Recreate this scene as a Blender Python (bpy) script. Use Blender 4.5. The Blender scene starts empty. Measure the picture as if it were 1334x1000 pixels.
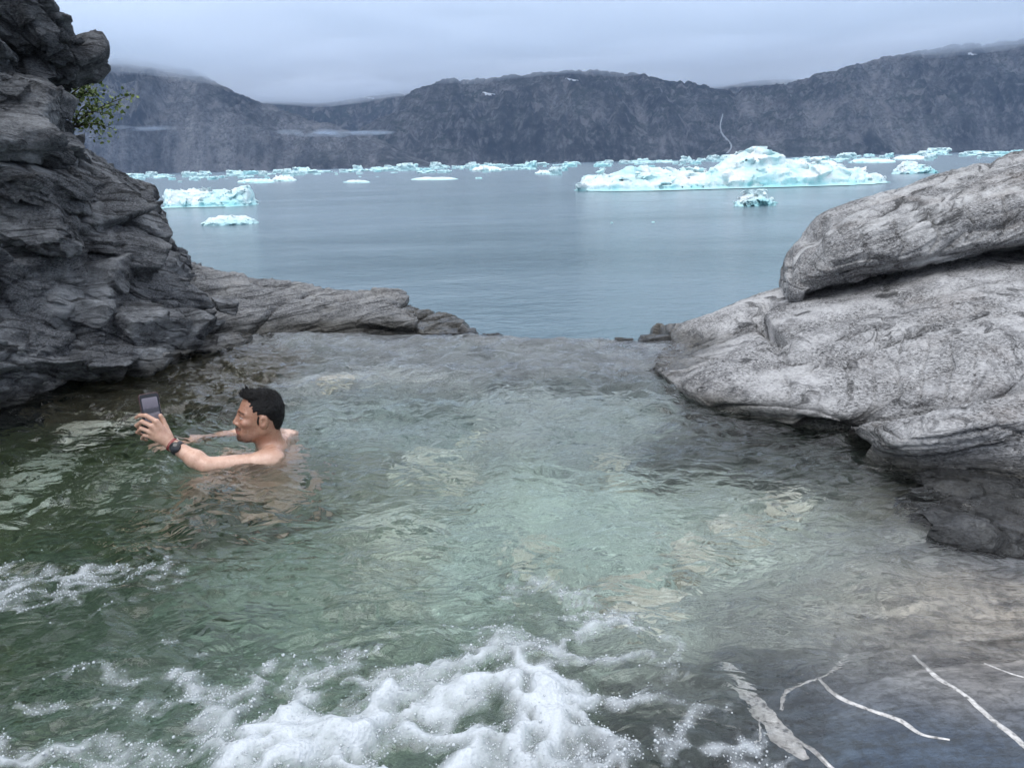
import bpy, math, random
import numpy as np
from mathutils import Matrix, Vector

rng = np.random.default_rng(11)
random.seed(11)
SC = bpy.context.scene
COL = SC.collection

# ------------------------------------------------------------------ camera
F = 963.0                                  # focal length in photo pixels (1334 wide)
K = .9                                     # metres per unit of the first survey of the near rocks
PITCH, ROLL, CZ = math.radians(16.6), math.radians(1.5), 1.35 * K
SEA_Z = -3.0
fw = np.array([0, math.cos(PITCH), -math.sin(PITCH)])
_r0 = np.array([1.0, 0, 0]); _u0 = np.array([0, math.sin(PITCH), math.cos(PITCH)])
RT = _r0 * math.cos(ROLL) - _u0 * math.sin(ROLL)
UP = _u0 * math.cos(ROLL) + _r0 * math.sin(ROLL)
CAM = np.array([0, 0, CZ])
cam_d = bpy.data.cameras.new('camera'); cam = bpy.data.objects.new('camera', cam_d); COL.objects.link(cam)
cam_d.sensor_width = 36; cam_d.lens = F / 1334 * 36; cam_d.clip_start = 0.05; cam_d.clip_end = 60000
M = Matrix.Identity(4)
for i in range(3):
    M[i][0], M[i][1], M[i][2], M[i][3] = RT[i], UP[i], -fw[i], CAM[i]
cam.matrix_world = M
SC.camera = cam

# ------------------------------------------------------------------ world, sun, exposure
SUN_EL, SUN_AZ = math.radians(62), math.radians(205)
w = bpy.data.worlds.new('World'); SC.world = w; w.use_nodes = True
nt = w.node_tree; nt.nodes.clear()
def wn(t, **k):
    n = nt.nodes.new(t)
    for a, b in k.items(): setattr(n, a, b)
    return n
out = wn('ShaderNodeOutputWorld'); bg = wn('ShaderNodeBackground'); bg.inputs[1].default_value = 0.1
sky = wn('ShaderNodeTexSky', sky_type='NISHITA', sun_disc=False)
sky.sun_elevation = SUN_EL; sky.sun_rotation = SUN_AZ
tc = wn('ShaderNodeTexCoord'); sep = wn('ShaderNodeSeparateXYZ'); nt.links.new(tc.outputs['Generated'], sep.inputs[0])
# overcast layer: plane-projected noise and the usual overcast brightening to the zenith
mx = wn('ShaderNodeMath', operation='MAXIMUM'); nt.links.new(sep.outputs[2], mx.inputs[0]); mx.inputs[1].default_value = 0.0
ad = wn('ShaderNodeMath', operation='ADD'); nt.links.new(mx.outputs[0], ad.inputs[0]); ad.inputs[1].default_value = 0.09
dv = wn('ShaderNodeVectorMath', operation='DIVIDE'); nt.links.new(tc.outputs['Generated'], dv.inputs[0])
cx = wn('ShaderNodeCombineXYZ')
for i in range(3): nt.links.new(ad.outputs[0], cx.inputs[i])
nt.links.new(cx.outputs[0], dv.inputs[1])
mp = wn('ShaderNodeMapping'); nt.links.new(dv.outputs[0], mp.inputs[0]); mp.inputs['Scale'].default_value = (0.7, 1.5, 0.8)
nz = wn('ShaderNodeTexNoise'); nt.links.new(mp.outputs[0], nz.inputs['Vector'])
nz.inputs['Scale'].default_value = 1.0; nz.inputs['Detail'].default_value = 5; nz.inputs['Roughness'].default_value = 0.5; nz.inputs['Distortion'].default_value = 0.6
rp = wn('ShaderNodeValToRGB'); nt.links.new(mx.outputs[0], rp.inputs[0])
e = rp.color_ramp.elements
e[0].position = 0.0; e[0].color = (.50, .565, .71, 1)
e[1].position = 1.0; e[1].color = (1.0, 1.03, 1.09, 1)
for p_, c_ in ((.10, (.53, .60, .75, 1)), (.25, (.66, .73, .87, 1)), (.55, (.84, .89, .97, 1))):
    q = e.new(p_); q.color = c_
cr = wn('ShaderNodeMapRange'); nt.links.new(nz.outputs['Fac'], cr.inputs['Value'])
cr.inputs['From Min'].default_value = .3; cr.inputs['From Max'].default_value = .7
cr.inputs['To Min'].default_value = 8.6; cr.inputs['To Max'].default_value = 16.0
ms = wn('ShaderNodeVectorMath', operation='SCALE'); nt.links.new(rp.outputs[0], ms.inputs[0]); nt.links.new(cr.outputs[0], ms.inputs['Scale'])
mixw = wn('ShaderNodeMix', data_type='RGBA'); mixw.inputs['Factor'].default_value = 0.93
nt.links.new(sky.outputs[0], mixw.inputs[6]); nt.links.new(ms.outputs[0], mixw.inputs[7])
nt.links.new(mixw.outputs[2], bg.inputs[0]); nt.links.new(bg.outputs[0], out.inputs[0])

sd = bpy.data.lights.new('sun', 'SUN'); sd.energy = 1.5; sd.angle = math.radians(45); sd.color = (1, .985, .965)
so = bpy.data.objects.new('sun', sd); COL.objects.link(so)
# light travels away from the sun: azimuth measured like the sky's rotation
sdir = Vector((math.sin(SUN_AZ) * math.cos(SUN_EL), math.cos(SUN_AZ) * math.cos(SUN_EL), math.sin(SUN_EL)))
so.rotation_euler = sdir.to_track_quat('Z', 'Y').to_euler(); so.location = sdir * 50

SC.view_settings.view_transform = 'Standard'; SC.view_settings.look = 'None'
SC.view_settings.exposure = 0.45; SC.view_settings.gamma = 1.0
SC.render.engine = 'CYCLES'
cy = SC.cycles
cy.use_denoising = True
cy.max_bounces = 12; cy.diffuse_bounces = 3; cy.glossy_bounces = 4; cy.transmission_bounces = 8
cy.transparent_max_bounces = 8; cy.volume_bounces = 5
cy.caustics_refractive = True; cy.caustics_reflective = False; cy.blur_glossy = 0.5
cy.sample_clamp_indirect = 4.0

# ------------------------------------------------------------------ helpers
def ray(px, py):
    d = fw + RT * (px - 667) / F - UP * (py - 500) / F
    return d
def onz(px, py, z=0.0):
    d = ray(px, py); t = (z - CZ) / d[2]
    return CAM + d * t
def aty(px, py, Y):
    if Y < 50: Y = Y * K
    d = ray(px, py)
    return CAM + d * (Y / d[1])

_P = rng.permutation(512).astype(np.int32); _P = np.concatenate([_P, _P, _P])
_G = rng.normal(size=(512, 3)).astype(np.float32); _G /= np.linalg.norm(_G, axis=1)[:, None]
def perlin(p):
    p = np.asarray(p, np.float32)
    shp = p.shape[:-1]; p = p.reshape(-1, 3)
    i = np.floor(p).astype(np.int32); f = p - i; i &= 511
    u = f * f * f * (f * (f * 6 - 15) + 10)
    r = None
    res = np.zeros(len(p), np.float32)
    for dx in (0, 1):
        wx = u[:, 0] if dx else 1 - u[:, 0]
        hx = _P[(i[:, 0] + dx) & 511]
        for dy in (0, 1):
            wy = wx * (u[:, 1] if dy else 1 - u[:, 1])
            hy = _P[(hx + i[:, 1] + dy) & 511]
            for dz in (0, 1):
                wz = wy * (u[:, 2] if dz else 1 - u[:, 2])
                g = _G[_P[(hy + i[:, 2] + dz) & 511]]
                res += wz * (g[:, 0] * (f[:, 0] - dx) + g[:, 1] * (f[:, 1] - dy) + g[:, 2] * (f[:, 2] - dz))
    return (res * 1.5).reshape(shp)
def fbm(p, o=4, rough=0.5, lac=2.03):
    p = np.asarray(p, np.float32); a = 1.0; s = 0; r = 0
    for k in range(o):
        r = r + a * perlin(p + 17.3 * k); s += a; a *= rough; p = p * lac
    return r / s
def ridged(p, o=4, rough=0.5):
    p = np.asarray(p, np.float32); a = 1.0; s = 0; r = 0
    for k in range(o):
        r = r + a * (1 - 2 * np.abs(perlin(p + 9.1 * k))); s += a; a *= rough; p = p * 2.1
    return r / s
def cells(p, seed=0):
    """3-D Voronoi: F1, F2 and a random value of the nearest cell."""
    p = np.asarray(p, np.float32); shp = p.shape[:-1]; p = p.reshape(-1, 3)
    i = np.floor(p).astype(np.int32); f = p - i
    f1 = np.full(len(p), 9, np.float32); f2 = f1.copy(); idv = np.zeros(len(p), np.int32)
    for dx in (-1, 0, 1):
        for dy in (-1, 0, 1):
            for dz in (-1, 0, 1):
                h = _P[(_P[(_P[(i[:, 0] + dx + seed) & 511] + i[:, 1] + dy) & 511] + i[:, 2] + dz) & 511]
                c = _G[h] * .42 + .5 + np.array([dx, dy, dz], np.float32)
                d = np.sqrt(((c - f) ** 2).sum(1))
                n = d < f1
                f2 = np.where(n, f1, np.minimum(f2, d)); idv = np.where(n, h, idv); f1 = np.where(n, d, f1)
    rv = (_P[idv + 7] / 511.0).astype(np.float32)
    return f1.reshape(shp), f2.reshape(shp), rv.reshape(shp)
def facets(p, seed, slope):
    """angular relief: every Voronoi cell is a tilted plane of its own height"""
    p = np.asarray(p, np.float32); shp = p.shape[:-1]; p = p.reshape(-1, 3)
    i = np.floor(p).astype(np.int32); f = p - i
    f1 = np.full(len(p), 9, np.float32); f2 = f1.copy(); idv = np.zeros(len(p), np.int32); rel = np.zeros_like(p)
    for dx in (-1, 0, 1):
        for dy in (-1, 0, 1):
            for dz in (-1, 0, 1):
                h = _P[(_P[(_P[(i[:, 0] + dx + seed) & 511] + i[:, 1] + dy) & 511] + i[:, 2] + dz) & 511]
                c = _G[h] * .42 + .5 + np.array([dx, dy, dz], np.float32); r = f - c
                d = np.sqrt((r ** 2).sum(1)); n = d < f1
                f2 = np.where(n, f1, np.minimum(f2, d)); idv = np.where(n, h, idv); f1 = np.where(n, d, f1); rel = np.where(n[:, None], r, rel)
    v = (_P[idv + 7] / 511.0 - .5) + slope * (_G[_P[idv + 3]] * rel).sum(1)
    return v.reshape(shp), (f2 - f1).reshape(shp)
def proj(p):
    d = np.asarray(p) - CAM; w_ = d @ fw
    return 667 + F * (d @ RT) / w_, 500 - F * (d @ UP) / w_
def seg_dist(px, py, line):
    best = np.full(px.shape, 1e9)
    for (x0, y0), (x1, y1) in zip(line, line[1:]):
        dx, dy = x1 - x0, y1 - y0; t = np.clip(((px - x0) * dx + (py - y0) * dy) / (dx * dx + dy * dy), 0, 1)
        best = np.minimum(best, np.hypot(px - x0 - t * dx, py - y0 - t * dy))
    return best
def in_poly(px, py, poly):
    """signed distance in pixels, positive inside"""
    ins = np.zeros(px.shape, bool); q = list(poly) + [poly[0]]
    for (x0, y0), (x1, y1) in zip(q, q[1:]):
        if y0 == y1: continue
        ins ^= ((y0 > py) != (y1 > py)) & (px < (x1 - x0) * (py - y0) / (y1 - y0) + x0)
    d = seg_dist(px, py, q); return np.where(ins, d, -d)
def sstep(a, b, x):
    t = np.clip((x - a) / (b - a), 0, 1); return t * t * (3 - 2 * t)

def obj(name, me, parent=None, **props):
    o = bpy.data.objects.new(name, me); COL.objects.link(o)
    if parent is not None: o.parent = parent
    for k, v in props.items(): o[k] = v
    return o
def mesh_np(name, v, f, mat=None, smooth=True, attrs=None):
    v = np.asarray(v, np.float32).reshape(-1, 3)
    me = bpy.data.meshes.new(name)
    me.vertices.add(len(v)); me.vertices.foreach_set('co', v.ravel())
    fl = f if isinstance(f, (list, tuple)) else [f]
    fl = [np.asarray(a, np.int32) for a in fl if len(a)]
    nl = sum(a.size for a in fl); nf = sum(len(a) for a in fl)
    me.loops.add(nl); me.polygons.add(nf)
    me.loops.foreach_set('vertex_index', np.concatenate([a.ravel() for a in fl]))
    tot = np.concatenate([np.full(len(a), a.shape[1], np.int32) for a in fl])
    st = np.concatenate([[0], np.cumsum(tot)[:-1]]).astype(np.int32)
    me.polygons.foreach_set('loop_start', st); me.polygons.foreach_set('loop_total', tot)
    me.update(calc_edges=True)
    me.polygons.foreach_set('use_smooth', np.full(nf, smooth))
    for k, a in (attrs or {}).items():
        a = np.asarray(a, np.float32)
        if a.ndim == 1:
            at = me.attributes.new(k, 'FLOAT', 'POINT'); at.data.foreach_set('value', a)
        else:
            at = me.attributes.new(k, 'FLOAT_COLOR', 'POINT')
            at.data.foreach_set('color', np.c_[a, np.ones(len(a))].astype(np.float32).ravel())
    me.validate()
    if mat: me.materials.append(mat)
    return me
def gridfaces(nv, nu):
    a = np.arange(nv * nu).reshape(nv, nu)
    return np.stack([a[:-1, :-1], a[:-1, 1:], a[1:, 1:], a[1:, :-1]], -1).reshape(-1, 4)
def catmull(pts, n):
    """pts (k, ..., 3) -> n samples along the first axis"""
    pts = np.asarray(pts, float); k = len(pts)
    t = np.linspace(0, k - 1, n); i = np.minimum(t.astype(int), k - 2); u = (t - i).reshape((-1,) + (1,) * (pts.ndim - 1))
    P = np.concatenate([2 * pts[:1] - pts[1:2], pts, 2 * pts[-1:] - pts[-2:-1]])
    a, b, c, d = P[i], P[i + 1], P[i + 2], P[i + 3]
    return .5 * ((2 * b) + (c - a) * u + (2 * a - 5 * b + 4 * c - d) * u ** 2 + (3 * b - a - 3 * c + d) * u ** 3)
def loft(rows, nv, nu):
    g = catmull(np.asarray(rows, float), nv)
    return np.swapaxes(catmull(np.swapaxes(g, 0, 1), nu), 0, 1)
def gnormals(g):
    du = np.gradient(g, axis=1); dv = np.gradient(g, axis=0)
    n = np.cross(du, dv); n /= np.linalg.norm(n, axis=-1, keepdims=True) + 1e-9
    return n
def rotm(ax, ay, az):
    from mathutils import Euler
    return np.array(Euler((ax, ay, az)).to_matrix())
def nrbf(pts, vals, q, sig, bias=1e-12):
    """normalised Gaussian interpolation of scattered values"""
    num = np.zeros(len(q)); den = np.full(len(q), bias)
    for (x, y), v in zip(pts, vals):
        wg = np.exp(-((q[:, 0] - x) ** 2 + (q[:, 1] - y) ** 2) / (2 * sig * sig)) + (1e-9 if bias < 1e-6 else 0)
        num += wg * v; den += wg
    return num / den

class Mat:
    def __init__(s, name):
        s.m = bpy.data.materials.new(name); s.m.use_nodes = True; s.t = s.m.node_tree; s.t.nodes.clear()
        s.out = s.t.nodes.new('ShaderNodeOutputMaterial')
    def n(s, typ, ins=None, **k):
        nd = s.t.nodes.new('ShaderNode' + typ)
        for a, b in k.items(): setattr(nd, a, b)
        for a, b in (ins or {}).items():
            i = nd.inputs[a]
            if isinstance(b, bpy.types.NodeSocket): s.t.links.new(b, i)
            else: i.default_value = b
        return nd
    def noise(s, vec, scale, detail=4, rough=.55, dist=0.0):
        return s.n('TexNoise', {'Vector': vec, 'Scale': scale, 'Detail': detail, 'Roughness': rough, 'Distortion': dist}).outputs['Fac']
    def ramp(s, fac, stops):
        r = s.n('ValToRGB', {'Fac': fac}); el = r.color_ramp.elements
        while len(el) < len(stops): el.new(.5)
        for e_, (p, c) in zip(el, stops):
            e_.position = p; e_.color = (c, c, c, 1) if not hasattr(c, '__len__') else tuple(c) + (1,)
        return r.outputs['Color']
    def mix(s, fac, a, b, blend='MIX'):
        nd = s.n('Mix', {0: fac, 6: a, 7: b}, data_type='RGBA', blend_type=blend)
        return nd.outputs[2]
    def math(s, op, a, b=0.0, c=0.0):
        return s.n('Math', {0: a, 1: b, 2: c}, operation=op).outputs[0]
    def pos(s): return s.n('NewGeometry').outputs['Position']
    def objc(s): return s.n('TexCoord').outputs['Object']
    def mapping(s, vec, rot=(0, 0, 0), scale=(1, 1, 1), loc=(0, 0, 0)):
        return s.n('Mapping', {'Vector': vec, 'Rotation': rot, 'Scale': scale, 'Location': loc}).outputs[0]
    def attr(s, name, out='Fac'): return s.n('Attribute', attribute_name=name).outputs[out]
    def bump(s, h, strength, dist, normal=None):
        i = {'Height': h, 'Strength': strength, 'Distance': dist}
        if normal is not None: i['Normal'] = normal
        return s.n('Bump', i).outputs[0]
    def bsdf(s, **k):
        nd = s.n('BsdfPrincipled', {a.replace('_', ' '): b for a, b in k.items()})
        s.t.links.new(nd.outputs[0], s.out.inputs['Surface']); return nd
def C3(*c): return tuple(c) + (1,)

# ------------------------------------------------------------------ materials
def gneiss(name, dark, mid, light, rot, fscale=7.0, stretch=7.0, lichen=.35, brown=.25, wet=True, bump=1.0, pale=(.50, .50, .49), local=False, seams=.75, speck=.4, warp=.10, grain=.75):
    """banded, speckled metamorphic rock; darker and glossier where it is wet just above the pool"""
    m = Mat(name); p = m.objc() if local else m.pos(); wp = m.pos()
    wob = m.n('TexNoise', {'Vector': p, 'Scale': 1.6, 'Detail': 3}).outputs['Color']
    pv = m.n('VectorMath', {0: wob, 'Scale': warp}, operation='SCALE').outputs[0]
    pw = m.n('VectorMath', {0: p, 1: pv}, operation='ADD').outputs[0]
    q = m.mapping(m.mapping(pw, rot=rot), scale=(1, 1, stretch))
    band = m.noise(q, fscale, 8, .62)
    fine = m.noise(m.mapping(pw, rot=rot, scale=(1, 1, 2.6)), 60, 7, .75)
    big = m.noise(p, 1.3, 5, .6)
    c = m.ramp(band, [(.30, dark), (.47, mid), (.60, mid), (.78, light)])
    c = m.mix(m.ramp(fine, [(.42, 0), (.54, 1)]), m.mix(grain, c, C3(.015, .015, .017)), c)
    c = m.mix(m.math('MULTIPLY', m.ramp(m.noise(p, 75, 3, .6), [(.54, 0), (.70, 1)]), speck), c, C3(*pale))
    # pale crust of lichen and salt in patches
    lm = m.math('MULTIPLY', m.ramp(m.noise(p, 3.1, 9, .68), [(.46, 0), (.62, 1)]), lichen)
    c = m.mix(lm, c, C3(*pale))
    # rusty stain
    bm_ = m.math('MULTIPLY', m.ramp(m.noise(m.mapping(p, loc=(7, 3, 1)), 1.9, 7, .65), [(.52, 0), (.70, 1)]), brown)
    c = m.mix(bm_, c, C3(.15, .10, .065))
    dk = m.math('MULTIPLY', m.ramp(big, [(.55, 0), (.75, 1)]), .55)
    c = m.mix(dk, c, m.mix(.5, c, C3(.03, .03, .033)))
    # dark foliation seams
    seam = m.noise(m.mapping(m.mapping(pw, rot=rot), scale=(.55, .55, stretch * 1.5)), fscale * .8, 9, .7, .3)
    crk = m.ramp(seam, [(.36, 0), (.45, 1)])
    c = m.mix(m.math('MULTIPLY_ADD', crk, -seams, seams), c, C3(.014, .014, .016))
    rough = .82
    if wet:
        z = m.n('SeparateXYZ', {0: wp}).outputs[2]
        wz = m.math('ADD', z, m.math('MULTIPLY', m.noise(wp, 4, 4), -.16))
        wf = m.n('MapRange', {'Value': wz, 'From Min': .06, 'From Max': -.035, 'To Min': 0.0, 'To Max': 1.0}).outputs[0]
        c = m.mix(wf, c, m.mix(1.0, c, C3(.34, .33, .30), 'MULTIPLY'))
        rough = m.n('MapRange', {'Value': wf, 'To Min': .84, 'To Max': .25}).outputs[0]
    h = m.math('ADD', m.math('MULTIPLY', band, .9), m.math('MULTIPLY', fine, .45))
    h = m.math('ADD', h, m.math('MULTIPLY', crk, .5))
    b = m.bump(h, .9 * bump, .026)
    b = m.bump(m.noise(p, 120, 4, .7), .5 * bump, .006, b)
    m.bsdf(Base_Color=c, Roughness=rough, Normal=b, Specular_IOR_Level=.4)
    return m.m
ROT_CLIFF = (math.radians(32), math.radians(12), math.radians(15))
ROT_SLAB = (math.radians(-12), math.radians(24), math.radians(-20))
m_cliff = gneiss('cliff_gneiss', (.025, .027, .031), (.135, .142, .155), (.38, .39, .41), ROT_CLIFF, 4.5, 7, .5, .05, pale=(.45, .47, .49), speck=.25, seams=.7, bump=1.5)
m_ledge = gneiss('ledge_gneiss', (.05, .052, .056), (.20, .204, .212), (.44, .445, .45), (math.radians(10), math.radians(12), 0), 6, 8, .35, .15, pale=(.40, .40, .39))
m_slab = gneiss('slab_gneiss', (.055, .055, .06), (.30, .30, .305), (.56, .56, .565), ROT_SLAB, 5, 5, .5, .25, pale=(.58, .58, .59), seams=.8, speck=.6, grain=.85)
m_slabd = gneiss('boulder_gneiss', (.045, .045, .048), (.25, .25, .255), (.54, .54, .545), ROT_SLAB, 5, 6, .55, .3, pale=(.62, .625, .63), seams=.75, speck=.5, grain=.85)
m_dark = gneiss('dark_wet_gneiss', (.06, .066, .078), (.12, .13, .15), (.24, .25, .26), ROT_SLAB, 5, 5, .2, .15, pale=(.4, .4, .4), speck=.2)

# ------------------------------------------------------------------ sea
def make_sea():
    m = Mat('sea_water'); p = m.pos()
    a = m.noise(m.mapping(p, rot=(0, 0, .35), scale=(.85, 1.2, 1)), 1.7, 5, .62, .4)
    b_ = m.noise(m.mapping(p, rot=(0, 0, -.2), scale=(.75, 1.0, 1)), .42, 4, .55, .3)
    c_ = m.noise(m.mapping(p, rot=(0, 0, .1), scale=(.6, 1.0, 1)), 6.5, 3, .6)
    h = m.math('ADD', m.math('MULTIPLY', a, .5), m.math('ADD', m.math('MULTIPLY', b_, .8), m.math('MULTIPLY', c_, .13)))
    # wind lanes: calmer and rougher stripes lying across the fjord
    lane = m.ramp(m.noise(m.mapping(p, scale=(.006, .035, 1)), 1.0, 4, .6), [(.35, .45), (.65, 1.0)])
    pat = m.ramp(m.noise(m.mapping(p, rot=(0, 0, .15), scale=(.5, 1.3, 1)), .09, 5, .65), [(.36, .3), (.64, 1.0)])
    h = m.math('ADD', h, m.math('MULTIPLY', m.noise(m.mapping(p, scale=(.45, 1.0, 1)), .16, 3, .5), 1.6))
    b = m.bump(h, m.math('MULTIPLY', lane, pat), 1.1)
    m.bsdf(Base_Color=C3(.095, .15, .185), Roughness=.17, IOR=1.33, Normal=b)
    # fan of rings centred below the camera, growing with distance
    rad = np.geomspace(4, 40000, 90); ang = np.linspace(0, 2 * math.pi, 97)[:-1]
    v = np.stack([np.outer(rad, np.sin(ang)), np.outer(rad, np.cos(ang)), np.zeros((90, 96))], -1)
    idx = np.arange(90 * 96).reshape(90, 96); nx = np.roll(idx, -1, 1)
    f = np.stack([idx[:-1], idx[1:], nx[1:], nx[:-1]], -1).reshape(-1, 4)
    o = obj('sea', mesh_np('sea', v, f, m.m), kind='structure'); o.location.z = SEA_Z
make_sea()

# ------------------------------------------------------------------ mountains
def mountain_mat(name, light, veg, seed):
    m = Mat(name); p = m.mapping(m.pos(), loc=(seed * 911, seed * 377, 0))
    nrm = m.n('NewGeometry').outputs['True Normal']; nz_ = m.n('SeparateXYZ', {0: nrm}).outputs[2]
    streak = m.noise(m.mapping(p, scale=(1, 1, .25)), .020, 9, .70, .1)
    big = m.noise(p, .0021, 6, .6)
    fine = m.noise(p, .05, 7, .75)
    rock = m.ramp(streak, [(.36, (.008, .008, .009)), (.5, (.045, .042, .042)), (.62, (.19, .18, .175))])
    pale = m.math('MULTIPLY', m.ramp(big, [(.40, 0), (.58, 1)]), light)
    pale = m.math('MULTIPLY', pale, m.ramp(fine, [(.38, .25), (.6, 1)]))
    rock = m.mix(pale, rock, C3(.36, .345, .34))
    vegm = m.math('MULTIPLY', m.n('MapRange', {'Value': nz_, 'From Min': .55, 'From Max': .8}).outputs[0], m.ramp(m.noise(p, .006, 7, .65), [(.38, 0), (.56, 1)]))
    rock = m.mix(m.math('MULTIPLY', vegm, veg), rock, C3(.020, .030, .020))
    rock = m.mix(m.math('MULTIPLY', m.attr('buttress'), .55), rock, C3(.012, .014, .016))
    rock = m.mix(m.math('MULTIPLY', m.attr('gully'), m.ramp(fine, [(.36, .25), (.58, .95)])), rock, C3(.31, .29, .28))
    scree = m.math('MULTIPLY', m.ramp(m.noise(m.mapping(p, scale=(1, 1, .12)), .010, 7, .62, .1), [(.57, 0), (.64, 1)]), .6)
    rock = m.mix(scree, rock, C3(.24, .225, .22))
    b = m.bump(m.math('ADD', streak, m.math('MULTIPLY', fine, .6)), 1.0, 34.0)
    m.bsdf(Base_Color=rock, Roughness=.9, Normal=b, Specular_IOR_Level=.2)
    return m.m
SHORE = lambda px: 214 - (px - 700) * .0265
class Mountain:
    def __init__(s, prof, D, depth, crest, rough, mat, seed, cliff=.7):
        s.prof, s.D, s.depth, s.crest, s.rough, s.seed, s.cliff = np.array(prof, float), D, depth, crest, rough, seed, cliff
        s.k = (D + crest) / F
        x0 = (s.prof[0, 0] - 667) / F * (D + crest); x1 = (s.prof[-1, 0] - 667) / F * (D + crest)
        nx = int((x1 - x0) / 13); ny = int(depth / 16)
        X, Y = np.meshgrid(np.linspace(x0, x1, nx), np.linspace(-60, depth, ny))
        Z = s.h(X, Y + D)
        v = np.stack([X, Y + D, Z], -1)
        g = ridged(np.stack([X * .0042, (Y + D) * .0014, 0 * X + seed * 3.3], -1), 4, .55)
        g2 = ridged(np.stack([X * .011, (Y + D) * .003, 0 * X + seed * 5.3], -1), 3, .55)
        gul = np.clip(sstep(.22, -.25, g) * .8 + sstep(.0, -.4, g2) * .6, 0, 1)                 # scree lies in the gullies
        but = sstep(.45, .8, g) * .7 + sstep(.5, .8, g2) * .4                                    # bare buttresses between them
        s.o = obj('mountain', mesh_np('mountain', v, gridfaces(ny, nx), mat, attrs={'gully': gul.ravel(), 'buttress': but.ravel()}), kind='structure')
    def h(s, X, Y):
        y = Y - s.D
        px = X / (s.D + s.crest) * F + 667
        px = px + 26 * fbm(np.stack([X * .0011, Y * .0011, 0 * X + s.seed], -1), 3)
        P = np.interp(px, s.prof[:, 0], s.prof[:, 1]) * s.k
        # shoreline wanders in and out
        sh = 160 * fbm(np.stack([X * .0013, 0 * X + s.seed + 5, 0 * X], -1), 4)
        t = (y - sh) / s.crest
        # gullies and buttresses running down the face
        q = np.stack([X * .0042, Y * .0014, 0 * X + s.seed * 3.3], -1)
        g = ridged(q, 4, .55)
        t = t + .26 * g * sstep(0, .3, t) * s.rough
        up = np.where(t < 0, t * .5, np.clip(t, 0, 1) ** s.cliff)
        back = np.clip((t - 1) / 2.0, 0, 1)
        z = P * up * (1 - .25 * back)
        q2 = np.stack([X * .006, Y * .006, 0 * X + s.seed], -1)
        z = z + s.rough * (38 * fbm(q2, 3, .55) + 40 * (ridged(q2 * 2.0 + 4, 3) - .3)) * sstep(0.02, .35, t) * np.clip(P / 200, 0, 1)
        # terraced cliff bands
        tb = 60.0; zz = z + 14 * fbm(q2 * .8, 3)
        z = z + .35 * tb / (2 * math.pi) * np.sin(zz * 2 * math.pi / tb) * sstep(20, 90, z) * s.rough
        return z + SEA_Z
mm_l = mountain_mat('mountain_rock_pale', 1.0, .5, 1); mm_c = mountain_mat('mountain_rock_dark', .5, .9, 2)
mm_r = mountain_mat('mountain_rock_brown', .65, .8, 3); mm_b = mountain_mat('mountain_rock_far', .15, 1.0, 4)
mt_l = Mountain([(-400, 150), (-100, 146), (60, 148), (150, 146), (230, 140), (270, 128), (290, 114), (315, 98), (340, 86), (390, 66), (450, 48), (520, 30), (600, 0), (640, -40)], 4300, 2200, 620, 1.0, mm_l, 3, .62)
mt_b = Mountain([(150, 85), (300, 95), (345, 98), (380, 97), (420, 98), (470, 106), (540, 116), (600, 119), (700, 112), (850, 100), (930, 98), (1000, 96), (1060, 80), (1120, 0)], 6600, 1500, 900, .45, mm_b, 9, .8)
mt_c = Mountain([(390, -30), (440, 10), (480, 34), (520, 58), (560, 86), (600, 94), (640, 97), (700, 101), (760, 101), (810, 99), (850, 93), (900, 84), (935, 76), (965, 66), (1010, 40), (1060, -30)], 4600, 1800, 780, .8, mm_c, 14, .8)
mt_r = Mountain([(850, -30), (900, 30), (930, 58), (960, 76), (1000, 82), (1050, 90), (1100, 101), (1150, 113), (1200, 120), (1260, 122), (1334, 126), (1450, 138), (1700, 145), (1900, 150)], 4450, 2000, 820, .8, mm_r, 21, .8)
MTS = [mt_l, mt_c, mt_r, mt_b]
def terrain_hit(px, py):
    """first point where the view ray of a pixel meets a mountain"""
    d = ray(px, py); Y = np.linspace(4200, 7600, 300); pts = CAM + d * (Y / d[1])[:, None]
    z = np.max([np.where((pts[:, 1] > mt.D - 60) & (pts[:, 1] < mt.D + mt.depth), mt.h(pts[:, 0], pts[:, 1]), -99) for mt in MTS], 0)
    k = np.nonzero(z >= pts[:, 2])[0]
    return pts[k[0]] if len(k) else None
def drape(name, mat, pxs, width, label, cat, lift=6, group=None, n=22):
    """thin ribbon of water or snow lying on the slope along a pixel path"""
    path = catmull(np.array(pxs, float), n); L = []
    for i, (x, y) in enumerate(path):
        h = terrain_hit(x, y)
        if h is not None: L.append(h)
    if len(L) < 3: return
    L = np.array(L); L[:, 2] += lift; L[:, 1] -= lift
    wv = width * (.6 + .8 * rng.random(len(L)))[:, None]
    side = np.array([1, 0, 0]); jit = rng.normal(size=(len(L), 1)) * width * .10
    a = L + side * (jit - wv / 2); b = L + side * (jit + wv / 2)
    c = a + np.array([0, 3, -14]); d_ = b + np.array([0, 3, -14])
    g = np.stack([c, a, b, d_], 1)
    o = obj(name, mesh_np(name, g, gridfaces(len(L), 4), mat), label=label)
    if cat == 'scree': o.parent = min(MTS, key=lambda q_: np.abs(q_.h(L[:, 0], L[:, 1]) - L[:, 2]).mean()).o       # part of its mountain
    else: o['category'] = cat
    if group: o['group'] = group
m = Mat('white_water'); m.bsdf(Base_Color=C3(.36, .375, .39), Roughness=.6); m_white = m.m
m = Mat('old_snow'); m.bsdf(Base_Color=C3(.82, .84, .87), Roughness=.7); m_snow = m.m
m = Mat('pale_scree'); m.bsdf(Base_Color=C3(.12, .115, .115), Roughness=.9); m_scree = m.m
drape('mountain_stream', m_white, [(941, 150), (938, 165), (941, 176), (950, 186), (952, 194), (946, 201)], 7, 'white stream zigzagging down the gully between the two right hand mountains', 'stream')
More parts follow.
